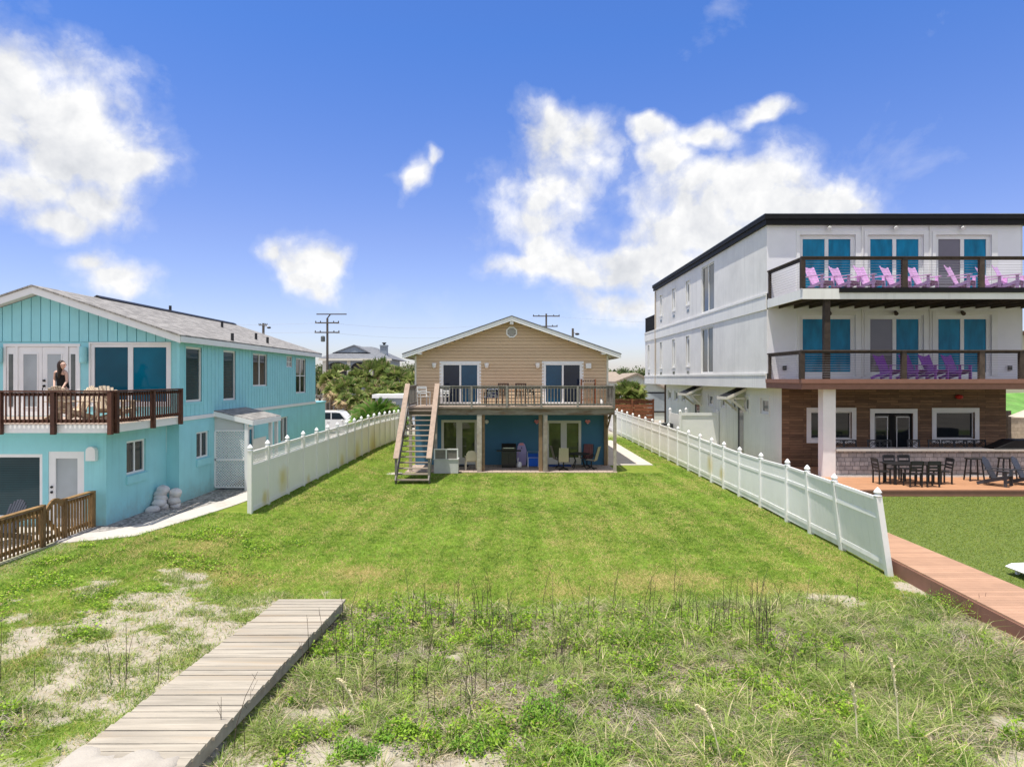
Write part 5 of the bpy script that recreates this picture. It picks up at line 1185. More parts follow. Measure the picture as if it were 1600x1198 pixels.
for k in range(5): MB().lathe((-.25+.125*k,-.02,1.135),[(.035,0),(.035,.07),(.015,.09)],8).build('bottle_slot', m_palew, rk).location = (0,0,0)
jg = thing('water_jug', (PX(939.5,32.9),32.9,ZU), 'white plastic jug on the grey deck near its corner', 'jug')
MB().lathe((0,0,0),[(.07,0),(.08,.02),(.08,.2),(.03,.27),(.03,.3)],12).build('body', m_white, jg, smooth=True).location = (0,0,0)
MB().lathe((0,0,.3),[(.034,0),(.034,.03)],10).build('cap', m_blue, jg).location = (0,0,0)
# ------------------------------------------------------------------ patio under the deck
ob = thing('wooden_bench', (PX(697,31),31,.03), 'pale grey wooden bench box with framed back beside the stairs', 'bench')
for nm,m,q in (('box',m_paint,(-.56,.56,-.05,.45,0,.62)),('lid',m_paint,(-.58,.58,-.08,.47,.62,.66))): bx(ob,nm,m,*q).location = (0,0,0)
mb = MB()
for x in (-.56,-.02,.50): mb.box(x,x+.06,-.04,.0,.66,1.08)
mb.box(-.56,.56,-.045,.005,1.08,1.13); mb.build('back_frame', m_white, ob).location = (0,0,0)
MB().box(-.5,-.02,-.02,-.01,.66,1.08).box(.04,.5,-.02,-.01,.66,1.08).build('back_panel', m_greyrail, ob).location = (0,0,0)
pl = thing('plastic_chair', (PX(736,32.2),32.2,.035), 'cream plastic armchair turned away beside the grey post', 'chair', rz=math.pi+.15)
def at0(o): o.location = (0,0,0); return o
at0(MB().box(-.24,.24,-.24,.2,.40,.44).build('seat', m_cream, pl, bevel=.015))
at0(MB().prism([(-.26,.44),(.26,.44),(.25,.78),(.16,.90),(0,.93),(-.16,.90),(-.25,.78)],'y',.20,.24).build('backrest', m_cream, pl, bevel=.012))
for sx_ in (-1,1):
    at0(MB().box(sx_*.27-.03,sx_*.27+.03,-.24,.22,.62,.65).build('arm', m_cream, pl))
    for y in (-.22,.2): at0(MB().beam((sx_*.27,y*1.1,0),(sx_*.25,y,.62 if y < 0 else .45),.05,.03,up=(0,1,0)).build('leg', m_cream, pl))
gr = thing('gas_grill', (PX(795,33.0),33.0,.035), 'black gas barbecue grill with side shelves against the blue wall', 'grill')
at0(bx(gr,'cabinet',m_grillm,-.36,.36,-.26,.26,.10,.82)); at0(bx(gr,'door',m_grillm,-.33,-.01,-.285,-.262,.14,.78,bevel=.008)); at0(bx(gr,'door',m_grillm,.01,.33,-.285,-.262,.14,.78,bevel=.008))
at0(MB().prism([(-.28,.84),(.26,.84),(.26,1.0),(.12,1.17),(-.1,1.17),(-.28,1.0)],'x',-.36,.36).build('hood', m_grillm, gr, bevel=.03)); at0(MB().beam((-.26,-.31,.98),(.26,-.31,.98),.03,.03).build('handle', m_alu, gr))
for sx_ in (-1,1): at0(bx(gr,'side_shelf',m_grillm,sx_*.37,sx_*.60,-.22,.2,.80,.84)); 
for sx_ in (-1,1):
    for y in (-.2,.2): at0(MB().tube([(sx_*.3-.02,y,.05),(sx_*.3+.02,y,.05)],.05,10).build('wheel', m_black, gr))
bd_ = thing('bodyboard', (PX(815,33.75),33.75,.035), 'lavender bodyboard with pink nose leaning on the blue wall', 'bodyboard')
o_ = at0(MB().prism([(-.22,0),(.22,0),(.26,.35),(.25,.75),(.17,1.05),(.08,1.13),(-.08,1.13),(-.17,1.05),(-.25,.75),(-.26,.35)],'y',-.03,.03).build('deck', m_lav, bd_, bevel=.012)); bd_.rotation_euler = (R(-9),0,0)
at0(MB().prism([(-.14,1.0),(.14,1.0),(.07,1.115),(-.07,1.115)],'y',-.036,-.031).build('nose_patch', m_pink, bd_)); at0(MB().ell((0,-.045,.88),(.03,.02,.03),8,6).build('leash_plug', m_black, bd_))
jk = thing('plastic_jug', (PX(811,33.1),33.1,.035), 'white plastic container between the gas grill and bodyboard', 'jug')
at0(MB().lathe((0,0,0),[(.12,0),(.13,.03),(.13,.2),(.06,.27)],12).build('body', m_white, jk, smooth=True)); at0(MB().tube([(-.06,0,.25),(-.05,0,.42),(-.01,0,.44)],.025,8).build('spout', m_white, jk))
fc = thing('folded_beach_chair', (PX(833,33.3),33.3,.035), 'folded bright blue beach chair with aluminium tube frame', 'beach chair')
at0(MB().beam((0,-.12,.06),(0,.18,.62),.5,.02,up=(0,1,-.3)).build('fabric', m_bluef, fc)); at0(MB().beam((0,-.18,.04),(0,-.1,.42),.46,.02,up=(0,1,-.3)).build('fabric', m_bluef, fc))
for q in ([(-.27,-.14,0),(-.27,.2,.72),(.27,.2,.72),(.27,-.14,0)],[(-.25,-.22,0),(-.25,-.1,.45),(.25,-.1,.45),(.25,-.22,0)]): at0(MB().tube(q,.014,6).build('frame', m_alu, fc))
f2 = thing('beach_bag', (PX(845,33.6),33.6,.035), 'small navy bag on the patio beside the folded beach chair', 'bag')
at0(MB().ell((0,0,.17),(.2,.14,.18),10,6,jit=.06).build('bag_body', m_gblue, f2, smooth=True)); at0(MB().tube([(-.1,0,.3),(-.05,0,.42),(.05,0,.42),(.1,0,.3)],.012,6).build('strap', m_blue, f2))
pt = thing('patio_table', (PX(905,32.7),32.7,.035), 'round black metal patio table under the deck', 'table')
at0(MB().lathe((0,0,.68),[(.52,0),(.54,.012),(.54,.03),(.5,.04)],24).build('table_top', m_wrought, pt))
for k in range(4): a = math.pi/4+k*math.pi/2; at0(MB().tube([(.42*math.cos(a),.42*math.sin(a),0),(.25*math.cos(a),.25*math.sin(a),.35),(.40*math.cos(a),.40*math.sin(a),.68)],.022,6).build('leg', m_wrought, pt))
def swivel(bm, name):
    o = thing(name, (0,0,0)); at = at0
    at(MB().mesh([(-.24,-.24,.43),(.24,-.24,.43),(.24,.2,.40),(-.24,.2,.40),(-.24,-.24,.46),(.24,-.24,.46),(.24,.2,.43),(-.24,.2,.43)],[(3,2,1,0),(4,5,6,7),(0,1,5,4),(1,2,6,5),(2,3,7,6),(3,0,4,7)]).build('seat', bm, o))
    at(MB().mesh([(-.24,.2,.42),(.24,.2,.42),(.22,.38,1.08),(-.22,.38,1.08),(-.24,.225,.42),(.24,.225,.42),(.22,.405,1.09),(-.22,.405,1.09)],[(3,2,1,0),(4,5,6,7),(0,1,5,4),(1,2,6,5),(2,3,7,6),(3,0,4,7)]).build('backrest', bm, o))
    for sx_ in (-1,1): at(MB().tube([(sx_*.25,.39,1.08),(sx_*.26,.2,.42),(sx_*.26,-.24,.44)],.016,6).tube([(sx_*.27,.28,.68),(sx_*.29,-.1,.66),(sx_*.27,-.22,.46)],.014,6).build('arm', m_wrought, o))
    at(MB().lathe((0,0,.08),[(.03,0),(.03,.33)],8).build('pedestal', m_wrought, o))
    for k in range(4): a = math.pi/4+k*math.pi/2; at(MB().beam((0,0,.10),(.30*math.cos(a),.30*math.sin(a),.02),.045,.03).build('foot', m_wrought, o))
    return o
sw = swivel(m_sling, 'swivel_chair')
place(sw, USED, (PX(880.5,32.0),32.0,.035), math.pi-.05, 'beige sling swivel chair with its back square to the lawn', 'chair', 'sling chairs round the patio table')
place(sw, USED, (PX(873,32.9),32.9,.035), 1.75, 'beige sling swivel chair turned sideways behind the grey post', 'chair', 'sling chairs round the patio table')
place(sw, USED, (PX(924,32.35),32.35,.035), -2.0, 'beige sling swivel chair seen edge-on nearest the corner post', 'chair', 'sling chairs round the patio table')
sw2 = swivel(m_stripe, 'swivel_chair')
place(sw2, USED, (PX(917,33.2),33.2,.035), -.35, 'swivel chair with dark maroon striped cushion near the wall', 'chair', 'sling chairs round the patio table')
mt = tag(bx(None,'door_mat',m_black,-2.9,-1.9,33.2,33.8,.03,.05), 'black door mat below the paired glass doors by the bench', 'door mat')
mt = tag(bx(None,'door_mat',m_bluef,2.1,3.2,33.3,33.85,.03,.048), 'dark blue door mat behind the round patio table', 'door mat')
bn = thing('patio_bench', (-12.6,17.0,.41), 'low brown wooden bench on the patio behind the picket gate', 'bench')
at0(MB().box(-.8,.8,-.2,-.01,.42,.46).box(-.8,.8,.01,.2,.42,.46).build('seat', m_brownw, bn))
for x in (-.65,.65): at0(bx(bn,'leg',m_brownw,x-.05,x+.05,-.18,.18,0,.42))
bn.rotation_euler = (0,0,.5)
# ------------------------------------------------------------------ the woman on the balcony
def skin_body(name, verts, edges, mat, parent, sub=2, root=0):
    me = bpy.data.meshes.new(name); me.from_pydata([v[:3] for v in verts], edges, []); me.materials.append(mat)
    o = bpy.data.objects.new(name, me); COL.objects.link(o); o.parent = parent
    o.modifiers.new('skin', 'SKIN').use_smooth_shade = True
    sv = me.skin_vertices[0].data
    for i, v in enumerate(verts): sv[i].radius = (v[3], v[4] if len(v) > 4 else v[3])
    sv[root].use_root = True
    s = o.modifiers.new('sub', 'SUBSURF'); s.levels = sub; s.render_levels = sub
    return o
wm = thing('person', (PX(97,19.45),19.45,3.19), 'dark-haired woman in a black tank top leaning over a chair on the balcony', 'person')
V = []; E = []
def nv(*a): V.append(a); return len(V)-1
def ch(*ids):
    for a, b_ in zip(ids, ids[1:]): E.append((a, b_))
pel = nv(0,.04,.93,.15,.11); wst = nv(.01,0,1.10,.115,.085); chs = nv(.03,-.06,1.28,.145,.10); shc = nv(.05,-.10,1.40,.11,.07); nk = nv(.09,-.14,1.475,.05); hd0 = nv(.14,-.19,1.53,.06); hd1 = nv(.17,-.205,1.60,.084,.09); hd2 = nv(.16,-.19,1.68,.06)
ch(pel,wst,chs,shc,nk,hd0,hd1,hd2)
def arm(s, sh, el, wr, fdir):
    a = nv(*sh,.048); b_ = nv(*el,.036); c = nv(*wr,.024); ch(shc,a,b_,c)
    w_ = Vector(wr); d = Vector(fdir).normalized(); p = w_ + d*.055; pm = nv(*p,.026,.018); ch(c,pm)
    side = d.cross(Vector((0,1,0))).normalized()
    for k,(q,l) in enumerate(((-.026,.07),(-.009,.08),(.009,.075),(.026,.06))):
        f0 = nv(*(p+side*q+d*.03),.0085); f1 = nv(*(p+side*q*1.1+d*(.03+l*.5)+Vector((0,-.008,-.004))),.008); f2 = nv(*(p+side*q*1.15+d*(.03+l)+Vector((0,.004,-.018))),.0065); ch(pm,f0,f1,f2)
    t0 = nv(*(w_+d*.03+side*(-.03*s)),.010); t1 = nv(*(w_+d*.06+side*(-.05*s)+Vector((0,-.012,0))),.009); ch(c,t0,t1)
arm(-1, (-.15,-.06,1.39), (-.24,.03,1.17), (-.135,-.14,.97), (.25,-.5,-.75))
arm(1, (.20,-.12,1.38), (.235,-.14,1.13), (.22,-.30,.95), (.05,-.6,-.7))
def leg(s, kx, fx):
    h_ = nv(s*.09,.05,.86,.10); k_ = nv(kx,.0,.48,.062); c_ = nv((kx+fx)/2,.05,.30,.058); a_ = nv(fx,.06,.09,.036); f_ = nv(fx+.01,-.06,.03,.035,.028); t_ = nv(fx+.015,-.13,.025,.03,.02); ch(pel,h_,k_,c_,a_,f_,t_)
leg(-1,-.11,-.13); leg(1,.10,.11)
skin_body('body', V, E, m_skin, wm)
V = []; E = []
a = nv(0,.04,.86,.19,.15); b_ = nv(.005,.03,.98,.178,.135); c = nv(.012,0,1.10,.152,.122); d = nv(.032,-.065,1.27,.185,.145); e = nv(.04,-.085,1.345,.15,.115); ch(a,b_,c,d,e)
for s,x in ((-1,-.07),(1,.15)): f = nv(x,-.09,1.45,.04,.035); ch(e,f)
skin_body('tank_top', V, E, m_cloth, wm)
V = []; E = []
a = nv(0,.045,.90,.17,.128); 
for s in (-1,1): b_ = nv(s*.092,.045,.80,.112); c = nv(s*.10,.035,.70,.108); ch(a,b_,c)
skin_body('shorts', V, E, m_cloth, wm)
V = []; E = []
a = nv(.15,-.18,1.705,.075,.085); b_ = nv(.115,-.175,1.665,.105,.105); c = nv(.085,-.17,1.57,.098,.095); d = nv(.055,-.19,1.46,.085,.07); e = nv(.05,-.215,1.34,.065,.05); f = nv(.055,-.22,1.22,.035); g_ = nv(-.0,-.08,1.45,.07,.055); ch(a,b_,c,d,e,f); ch(c,g_)
skin_body('hair', V, E, m_hair, wm)
fc_ = MB(); hc = Vector((.175,-.205,1.605))
fdir = Vector((.93,-.25,-.28)).normalized(); sd = fdir.cross(Vector((0,0,1))).normalized(); up = sd.cross(fdir)
fc_.ell(hc+fdir*.083-up*.012,(.014,.014,.02),8,6); fc_.build('nose', m_skin, wm, smooth=True).location = (0,0,0)
for s in (-1,1):
    q = hc+fdir*.074+sd*(s*.03)+up*.012; at0(MB().ell(q,(.011,.011,.007),8,6).build('eye', m_black, wm))
    q = hc+sd*(s*.08)-fdir*.005; at0(MB().ell(q,(.014,.014,.028),8,6).build('ear', m_skin, wm))
at0(MB().ell(hc+fdir*.075-up*.045,(.022,.018,.007),8,6).build('mouth', m_pink, wm))
# ------------------------------------------------------------------ vehicles beyond the gap
def car(name, loc, lab, paint, prof, wheels, glassx, L, Wd=1.95, rz=0, flip=1):
    o = thing(name, loc, lab, 'car'); q = lambda pts: [(flip*x, z) for x, z in pts]
    b_ = at0(MB().prism(q(prof), 'y', -Wd/2, Wd/2).build('body', paint, o, bevel=.06))
    for pts in glassx:
        for s in (-1,1): at0(MB().prism(q(pts), 'y', s*(Wd/2-.0), s*(Wd/2+.006)).build('window', m_gdark, o))
    for x in wheels:
        for s in (-1,1):
            y = s*(Wd/2-.11); w_ = at0(MB().tube([(flip*x,y-.13,.38),(flip*x,y+.13,.38)],.38,20).build('wheel', m_tyre, o))
            at0(MB().tube([(flip*x,y+s*.12,.38),(flip*x,y+s*.15,.38)],.24,14).build('rim', m_rim, w_))
            at0(MB().tube([(flip*x,s*(Wd/2-.05),.40),(flip*x,s*(Wd/2+.004),.40)],.46,20).build('wheel_arch', m_black, o))
    for s in (-1,1):
        at0(bx(o,'tail_light',m_red,flip*L[0]-.03,flip*L[0]+.03,s*.72-.12,s*.72+.12,.9,1.15)); at0(bx(o,'headlight',m_ggrey,flip*L[1]-.03,flip*L[1]+.03,s*.72-.15,s*.72+.15,.78,.93))
        at0(MB().ell((flip*.9,s*(Wd/2+.1),1.12),(.09,.1,.07),8,6).build('mirror', paint, o)); at0(bx(o,'door_handle',paint,flip*-.2-.1,flip*-.2+.1,s*(Wd/2),s*(Wd/2+.03),1.0,1.03))
    o.rotation_euler = (0,0,rz); return o
car('parked_car', (PX(522,53.5),53.5,.02), 'white SUV parked beyond the vinyl fence beside the turquoise house', m_carw,
    [(-2.45,.35),(2.5,.35),(2.52,.85),(2.35,1.02),(1.35,1.14),(.75,1.74),(.4,1.83),(-2.0,1.83),(-2.35,1.2),(-2.48,1.05)], (-1.55,1.6), [[(-1.95,1.18),(-1.0,1.18),(-1.0,1.68),(-1.78,1.68)],[(-.9,1.18),(-.02,1.18),(-.02,1.70),(-.9,1.70)],[(.06,1.18),(1.1,1.18),(.68,1.68),(.06,1.70)]], (-2.46,2.5))
car('parked_car', (PX(614,60),60,.0), 'pale blue-white sedan behind the palmetto and the white fence', m_carb,
    [(-2.3,.3),(2.3,.3),(2.32,.7),(1.2,.92),(.6,1.36),(-.9,1.40),(-1.7,1.0),(-2.3,.9)], (-1.4,1.45), [[(-1.3,1.0),(-.1,1.0),(-.1,1.3),(-.9,1.3)],[(0,1.0),(.95,1.0),(.5,1.3),(0,1.32)]], (-2.3,2.3), 1.8)
# ------------------------------------------------------------------ far houses
gh = thing('grey_house', (PX(555,85),90,0), 'blue-grey house with hipped roof, arched porch and chimney above the palms', 'house')
gx0, gx1 = PX(507,85), PX(606,85)
MB().box(gx0+.4,gx1-.4,85.6,97,0,6.9).build('wall', m_greyh, gh)
cxm = PX(550,85); e0, e1 = PX(499,85), PX(613,85)
rf_ = at_ = MB().mesh([(e0,84.6,6.95),(e1,84.6,6.85),(e1,98,6.85),(e0,98,6.95),(cxm-1.2,89.5,8.6),(cxm+1.6,89.5,8.6),(cxm+1.6,93,8.6),(cxm-1.2,93,8.6)],[(0,1,5,4),(1,2,6,5),(2,3,7,6),(3,0,4,7),(4,5,6,7)]).build('roof', m_shingg, gh)
MB().prism([(cxm-2.6,7.75),(cxm+1.7,7.75),(cxm-.1,8.62)],'y',86.6,90.5).build('gablet', m_greyh, rf_); MB().prism([(cxm-2.9,7.68),(cxm-.1,8.72),(cxm+2.0,7.68),(cxm+1.7,7.68),(cxm-.1,8.55),(cxm-2.6,7.68)],'y',86.5,90.6).build('gablet_trim', m_shingg, rf_)
bx(rf_,'fascia',m_offw,e0,e1,84.52,84.6,6.62,6.9)
bx(gh,'porch_shade_panel',m_dark,PX(514,85),PX(606,85),85.45,85.59,4.3,6.45)  # dark panel painted as the shade inside the porch arches
for px in (507,545,580,606): bx(gh,'porch_column',m_offw,PX(px,85)-.22,PX(px,85)+.22,84.9,85.44,0,6.6)
for a,b_ in ((507,545),(545,580),(580,606)):
    x0,x1 = PX(a,85)+.22, PX(b_,85)-.22; xm=(x0+x1)/2; hw=(x1-x0)/2
    MB().prism([(x0,6.6),(x1,6.6)]+[(xm+hw*math.cos(t),5.7+.75*math.sin(t)) for t in [math.pi*k/10 for k in range(11)]],'y',84.95,85.4).build('arch', m_greyh, gh)
c_ = bx(gh,'chimney',m_greyh,PX(591.5,86),PX(602,86),87,88,6.4,8.55); bx(c_,'chimney_cap',m_greyh,PX(591,86),PX(602.5,86),86.9,88.1,8.56,8.72); MB().lathe((PX(597,86),87.5,8.72),[(.16,0),(.16,.2),(.28,.22),(.28,.34)],10).build('flue', m_dark, c_)
bx(gh,'lower_deck',m_greyrail,gx0-2,gx0+2,83.2,84.8,2.0,2.3)
for k in range(9): bx(gh,'deck_post',m_greyrail,gx0-2+k*.5,gx0-1.92+k*.5,83.2,83.3,.0,3.2)
sh = thing('garden_shed', (PX(608,66),68,0), 'low white flat-roofed outbuilding with blue-grey wall below the palms', 'outbuilding')
bx(sh,'wall',m_greyh,PX(586,66),PX(660,66),66.2,70,0,2.45); bx(sh,'roof',m_white,PX(582,66),PX(664,66),65.8,70.4,2.46,2.82); bx(sh,'door',m_offw,PX(600,66),PX(618,66),66.15,66.19,.05,2.1)
m_tanr = M('tan_roofing', (.30,.245,.19), .9, .12, 2., 0)
th2 = thing('tan_house', (PX(975,72),76,0), 'pale house with low tan roof and sage gable behind the brown slat fence', 'house')
MB().prism([(PX(938,72),4.6),(PX(1090,72),4.6),(PX(1090,72),2.9),(PX(938,72),2.9)],'y',78,79).build('wall', m_tan, th2)
MB().mesh([(PX(930,72),72,3.9),(PX(985,72),72,3.9),(PX(985,72),82,5.2),(PX(930,72),82,5.2)],[(0,1,2,3)]).build('roof', m_tanr, th2); bx(th2,'wall',m_sage,PX(940,72),PX(984,72),72.3,80,0,3.85)
gx = PX(1000,66)
MB().prism([(gx-2.2,0),(gx+4.2,0),(gx+4.2,2.4),(gx-.3,4.75),(gx-2.2,4.0)],'y',66,74).build('gable_wall', m_sage, th2)
MB().prism([(gx-.3,4.95),(gx+4.6,2.38),(gx+4.6,2.2),(gx-.3,4.75),(gx-2.5,3.95),(gx-2.5,4.1)],'y',65.7,74.2).build('gable_roof', m_tanr, th2)
w_ = bx(th2,'window',m_gpale,gx+.2,gx+2.4,65.93,65.985,1.2,2.9); bx(w_,'frame',m_dark,gx+.05,gx+2.55,65.94,65.97,1.05,3.05)
sf = thing('slat_fence', (PX(990,58),58,0), 'reddish brown horizontal slat fence behind the white fence', 'fence')
X0, X1 = PX(925,58), PX(1021.5,58)
for k in range(7): bx(sf,'slat',m_redslat,X0,X1,58,58.04,.25+k*.33,.53+k*.33)
for px in (955,987.5,1020.5): bx(sf,'post',m_redslat,PX(px,58)-.07,PX(px,58)+.07,57.9,57.99,0,2.62)
bx(sf,'cap_board',m_redslat,X0,X1+.05,57.93,58.1,2.54,2.6)
# ------------------------------------------------------------------ utility poles with cross-arms
def upole(px, d, ytop, arms, lab, lamp=None, r=.15, thick=None):
    x = PX(px,d); zt = PZ(ytop,d); o = thing('utility_pole', (x,d,0), lab, 'utility pole')
    MB().tube([(x,d,0),(x,d,zt)],[r*1.15,r*.8],10).build('pole', m_pole, o)
    for (y,hw) in arms:
        z = PZ(y,d); a_ = MB().box(x-hw,x+hw,d-.16,d-.06,z-.07,z+.07).build('crossarm', m_pole, o)
        for u in (-.95,-.55,.55,.95): MB().lathe((x+hw*u,d-.11,z+.07),[(.05,0),(.07,.06),(.04,.16)],8).build('insulator', m_dark, a_)
    if lamp:
        z = PZ(lamp[1],d); MB().tube([(x,d,z),(x+lamp[0]*.6,d-.1,z+.25),(x+lamp[0],d-.2,z+.1)],.04,6).build('lamp_arm', m_alu, o); MB().ell((x+lamp[0],d-.2,z),(.28,.2,.14),10,6).build('lamp_head', m_dark, o)
    return o
u1 = upole(511.5,76,497,((504.5,1.35),(519.5,1.4)),'tall utility pole with three cross-arms beside the turquoise house')
x = PX(511.5,76); z = PZ(491,76); bx(u1,'crossarm',m_pole,x-1.2,x+2.2,75.85,75.95,z-.06,z+.06); MB().tube([(x,76,PZ(497,76)),(x+.35,76,z)],.07,6).build('top_bracket', m_pole, u1)
MB().lathe((x-.45,75.8,PZ(534,76)),[(.18,0),(.25,.05),(.25,.55),(.15,.65)],10).build('transformer', m_gcurt, u1)
upole(853.5,95,490,((494,1.9),(510,1.6)),'utility pole with cross-arms rising over the beige roof')
upole(895,80,513,(),'slim utility pole with a street lamp behind the beige roof',(.5,522),.16)
upole(411.5,88,505,((508,.55),),'utility pole with a street lamp behind the turquoise roof',(.8,512),.2)
m_wire = M('power_line',(.35,.38,.42),.6,0,1.,0)
wi_ = thing('power_line', (0,80,10), 'thin power lines strung between the utility poles', 'power lines')
for (x0,d0,y0,x1,d1,y1) in ((-60,70,430,PX(511.5,76),76,504),(PX(511.5,76),76,504,PX(853.5,95),95,494),(PX(511.5,76),76,519,PX(853.5,95),95,510),(-60,70,455,PX(511.5,76),76,519),(PX(853.5,95),95,494,90,110,480)):
    a, b_ = Vector((x0,d0,PZ(y0,d0) if x0 > -50 else 12.5)), Vector((x1,d1,PZ(y1,d1) if x1 < 60 else 13))
    pts = [a.lerp(b_,u)+Vector((0,0,-1.1*4*u*(1-u))) for u in [k/12 for k in range(13)]]
    MB().tube(pts,.012,4).build('wire', m_wire, wi_)
# ------------------------------------------------------------------ palms and trees
m_palm = leafmat('palm_frond', (.07,.135,.025), (.34,.40,.12), (.56,.43,.26), .3, .45, .6)
m_palmetto = leafmat('palmetto_frond', (.08,.19,.03), (.24,.38,.08), (.42,.33,.19), .3, .45, .8)
m_tree1 = leafmat('oak_leaf', (.05,.09,.025), (.16,.20,.065), (.25,.21,.1), .3, .55, .35)
m_tree2 = leafmat('scrub_leaf', (.08,.12,.04), (.23,.26,.10), (.32,.26,.14), .3, .55, .35)
def fan_crown(nf, rad, seed, droop=.5, dead=.25, zc=0):
    r = random.Random(seed); P = []; L = []; S = []; A = []; Dr = []
    for k in range(nf):
        az = r.uniform(0,6.28); el = r.uniform(-.9,1.35); dr = 1. if (el < -.25 and r.random() < dead*3) else 0.
        pl_ = rad*r.uniform(.35,.55); d = Vector((math.cos(az)*math.cos(el),math.sin(az)*math.cos(el),math.sin(el)))
        c = Vector((0,0,zc)) + d*pl_; sd0 = d.cross(Vector((0,0,1))).normalized(); up0 = sd0.cross(d); v = r.random(); ro = r.uniform(-1.1,1.1)
        sd = sd0*math.cos(ro)+up0*math.sin(ro); up = up0*math.cos(ro)-sd0*math.sin(ro)
        sp = 1.15; nb = 15
        for j in range(nb):
            t = (j-(nb-1)/2)/((nb-1)/2)*sp; l = rad*r.uniform(.5,.68)*(1-.25*abs(t)/sp)
            q = d*math.cos(t)+sd*math.sin(t)+up*(.18*abs(t))
            e = c + q*l*.6; tip = c + q*l + Vector((0,0,-droop*l*(.3+.4*r.random())))
            w_ = q.cross(up).normalized()*(rad*.030)
            i = len(P); P += [c-w_*.4,c+w_*.4,e+w_,tip,e-w_]; L += [i,i+1,i+2,i+3,i+4]; S.append(5); A += [v*.7+r.random()*.3]*5; Dr += [dr*.9+.1*r.random()]*5
    return np.array([list(p) for p in P]), np.array(L), np.array(S), np.array(A), np.array(Dr)
def palm(nm, h, rad, nf, seed, mat, droop=.5, dead=.25, tr=.17, skirt=0):
    o = thing(nm, (0,0,0)); co, lv, sz, A, Dr = fan_crown(nf, rad, seed, droop, dead, h)
    c = np_mesh('crown', co, lv, sz, mat, {'rnd':A,'dry':Dr}, False); c.parent = o
    MB().tube([(0,0,-.1),(.05,0,h*.5),(0,0,h+.15)],[tr*1.2,tr,tr*1.1],10).build('trunk', m_trunk, o); return o
pa = [palm('sabal_palm', 3.6, 1.65, 40, 3, m_palm), palm('sabal_palm', 2.6, 1.8, 44, 5, m_palm, dead=.4), palm('sabal_palm', 4.2, 1.6, 38, 9, m_palm)]
places = [(531,566,'sabal palm standing closest to the tall utility pole'),(545,585,'drooping sabal palm low at the edge of the thicket'),(560,572,'sabal palm under the arched porch of the grey house'),(575,560,'tall sabal palm in front of the grey house chimney'),(590,556,'tallest sabal palm of the thicket beside the chimney'),(603,562,'sabal palm beyond the chimney with a rounded crown'),(617,570,'sabal palm in the thicket toward the beige house'),(632,574,'sabal palm half behind the beige house eave'),(648,578,'sabal palm mostly hidden behind the beige house corner'),(524,590,'sabal palm with brown skirts near the foot of the pole'),(553,603,'bushy sabal palm low in the middle of the thicket'),(571,594,'sabal palm filling the thicket above the white SUV'),(590,590,'dense sabal palm above the low white outbuilding'),(608,592,'sabal palm with dry fronds above the outbuilding roof'),(626,594,'shaggy sabal palm beside the stairs top'),(540,612,'low sabal palm with dry drooping fronds above the SUV'),(562,617,'lowest sabal palm of the thicket above the SUV'),(517,575,'slender sabal palm seen just past the turquoise wall'),(582,607,'sabal palm low behind the palmetto'),(640,600,'sabal palm in dark shade by the beige house wall'),(605,606,'sabal palm just over the flat white roof')]
for i,(px,py,lab) in enumerate(places):
    d = 77 - (py-556)*.14 + random.uniform(-1,1); zt = PZ(py,d); k = i%3; hh = (3.6,2.6,4.2)[k]+1.5; s = max(.55, zt/hh)
    place(pa[k], USED, (PX(px,d),d,-.02 if s > .56 else -.3), random.uniform(0,6.28), lab, 'palm tree', 'sabal palms below the grey house', (min(1.25,max(s,.8)),min(1.25,max(s,.8)),s))
sb = palm('sabal_palm', 2.3, 1.75, 60, 21, m_palm, dead=.35, tr=.25)
for px,py,d,s,lab in ((984,598,60.5,1.0,'sabal palm with dry skirts behind the brown slat fence'),(972,606,60,.85,'smaller sabal palm crowded against the larger one behind the slat fence'),(993,612,60.2,.8,'low brownish sabal palm at the far side behind the slat fence')):
    zt = PZ(py-8,d); place(sb, USED, (PX(px,d),d,0), random.uniform(0,6), lab, 'palm tree', 'sabal palms behind the slat fence', (s,s,max(.7,zt/3.95)))
pm_ = palm('palmetto_palm', .9, 1.35, 34, 33, m_palmetto, .35, .3, .12)
for px,d,s,lab in ((573,49,1.1,'green palmetto at the fence behind the SUV'),(590,48,1.3,'tall green palmetto with broad fans at the vinyl fence'),(606,49.5,1.1,'palmetto with yellowing fans below the flat white roof'),(577,47.5,.95,'low palmetto with brown fans leaning over the fence'),(617,50,.85,'small palmetto half behind the stairs')):
    place(pm_, USED, (PX(px,d),d,.35), random.uniform(0,6), lab, 'palmetto', 'palmettos along the vinyl fence', s)
def tree(nm, h, rx, rz_, seed, mat, nl=5200, ls=.30, th=None):
    g = np.random.default_rng(seed); o = thing(nm, (0,0,0)); th = th or h-rz_*1.2
    nc = 34; cc = g.normal(0,1,(nc,3)); cc /= np.linalg.norm(cc,axis=1)[:,None]; cc *= (g.random(nc)**.4)[:,None]*np.array([rx*.78,rx*.78,rz_*.78]); cc[:,2] += h-rz_
    cr = g.uniform(.22,.45,nc)*rx
    w_ = g.integers(0,nc,nl); v = g.normal(0,1,(nl,3)); v /= np.linalg.norm(v,axis=1)[:,None]; v *= (g.random(nl)**.35)[:,None]
    p = cc[w_] + v*cr[w_][:,None]*np.array([1,1,.75])
    c = leaves('crown', p[:,0], p[:,1], p[:,2], g.uniform(.6,1.3,nl)*ls, mat, .12*g.random(nl), .8, .7); c.parent = o
    MB().tube([(0,0,-.1),(.1,0,th*.5),(0,.1,h-rz_)],[.26,.2,.13],8).build('trunk', m_trunk, o)
    for k in range(6):
        q = cc[k]; MB().tube([(0,.05,th*.7),(q[0]*.5,q[1]*.5,(th*.7+q[2])/2+.3),tuple(q)],[.11,.07,.03],6).build('limb', m_trunk, o)
    return o
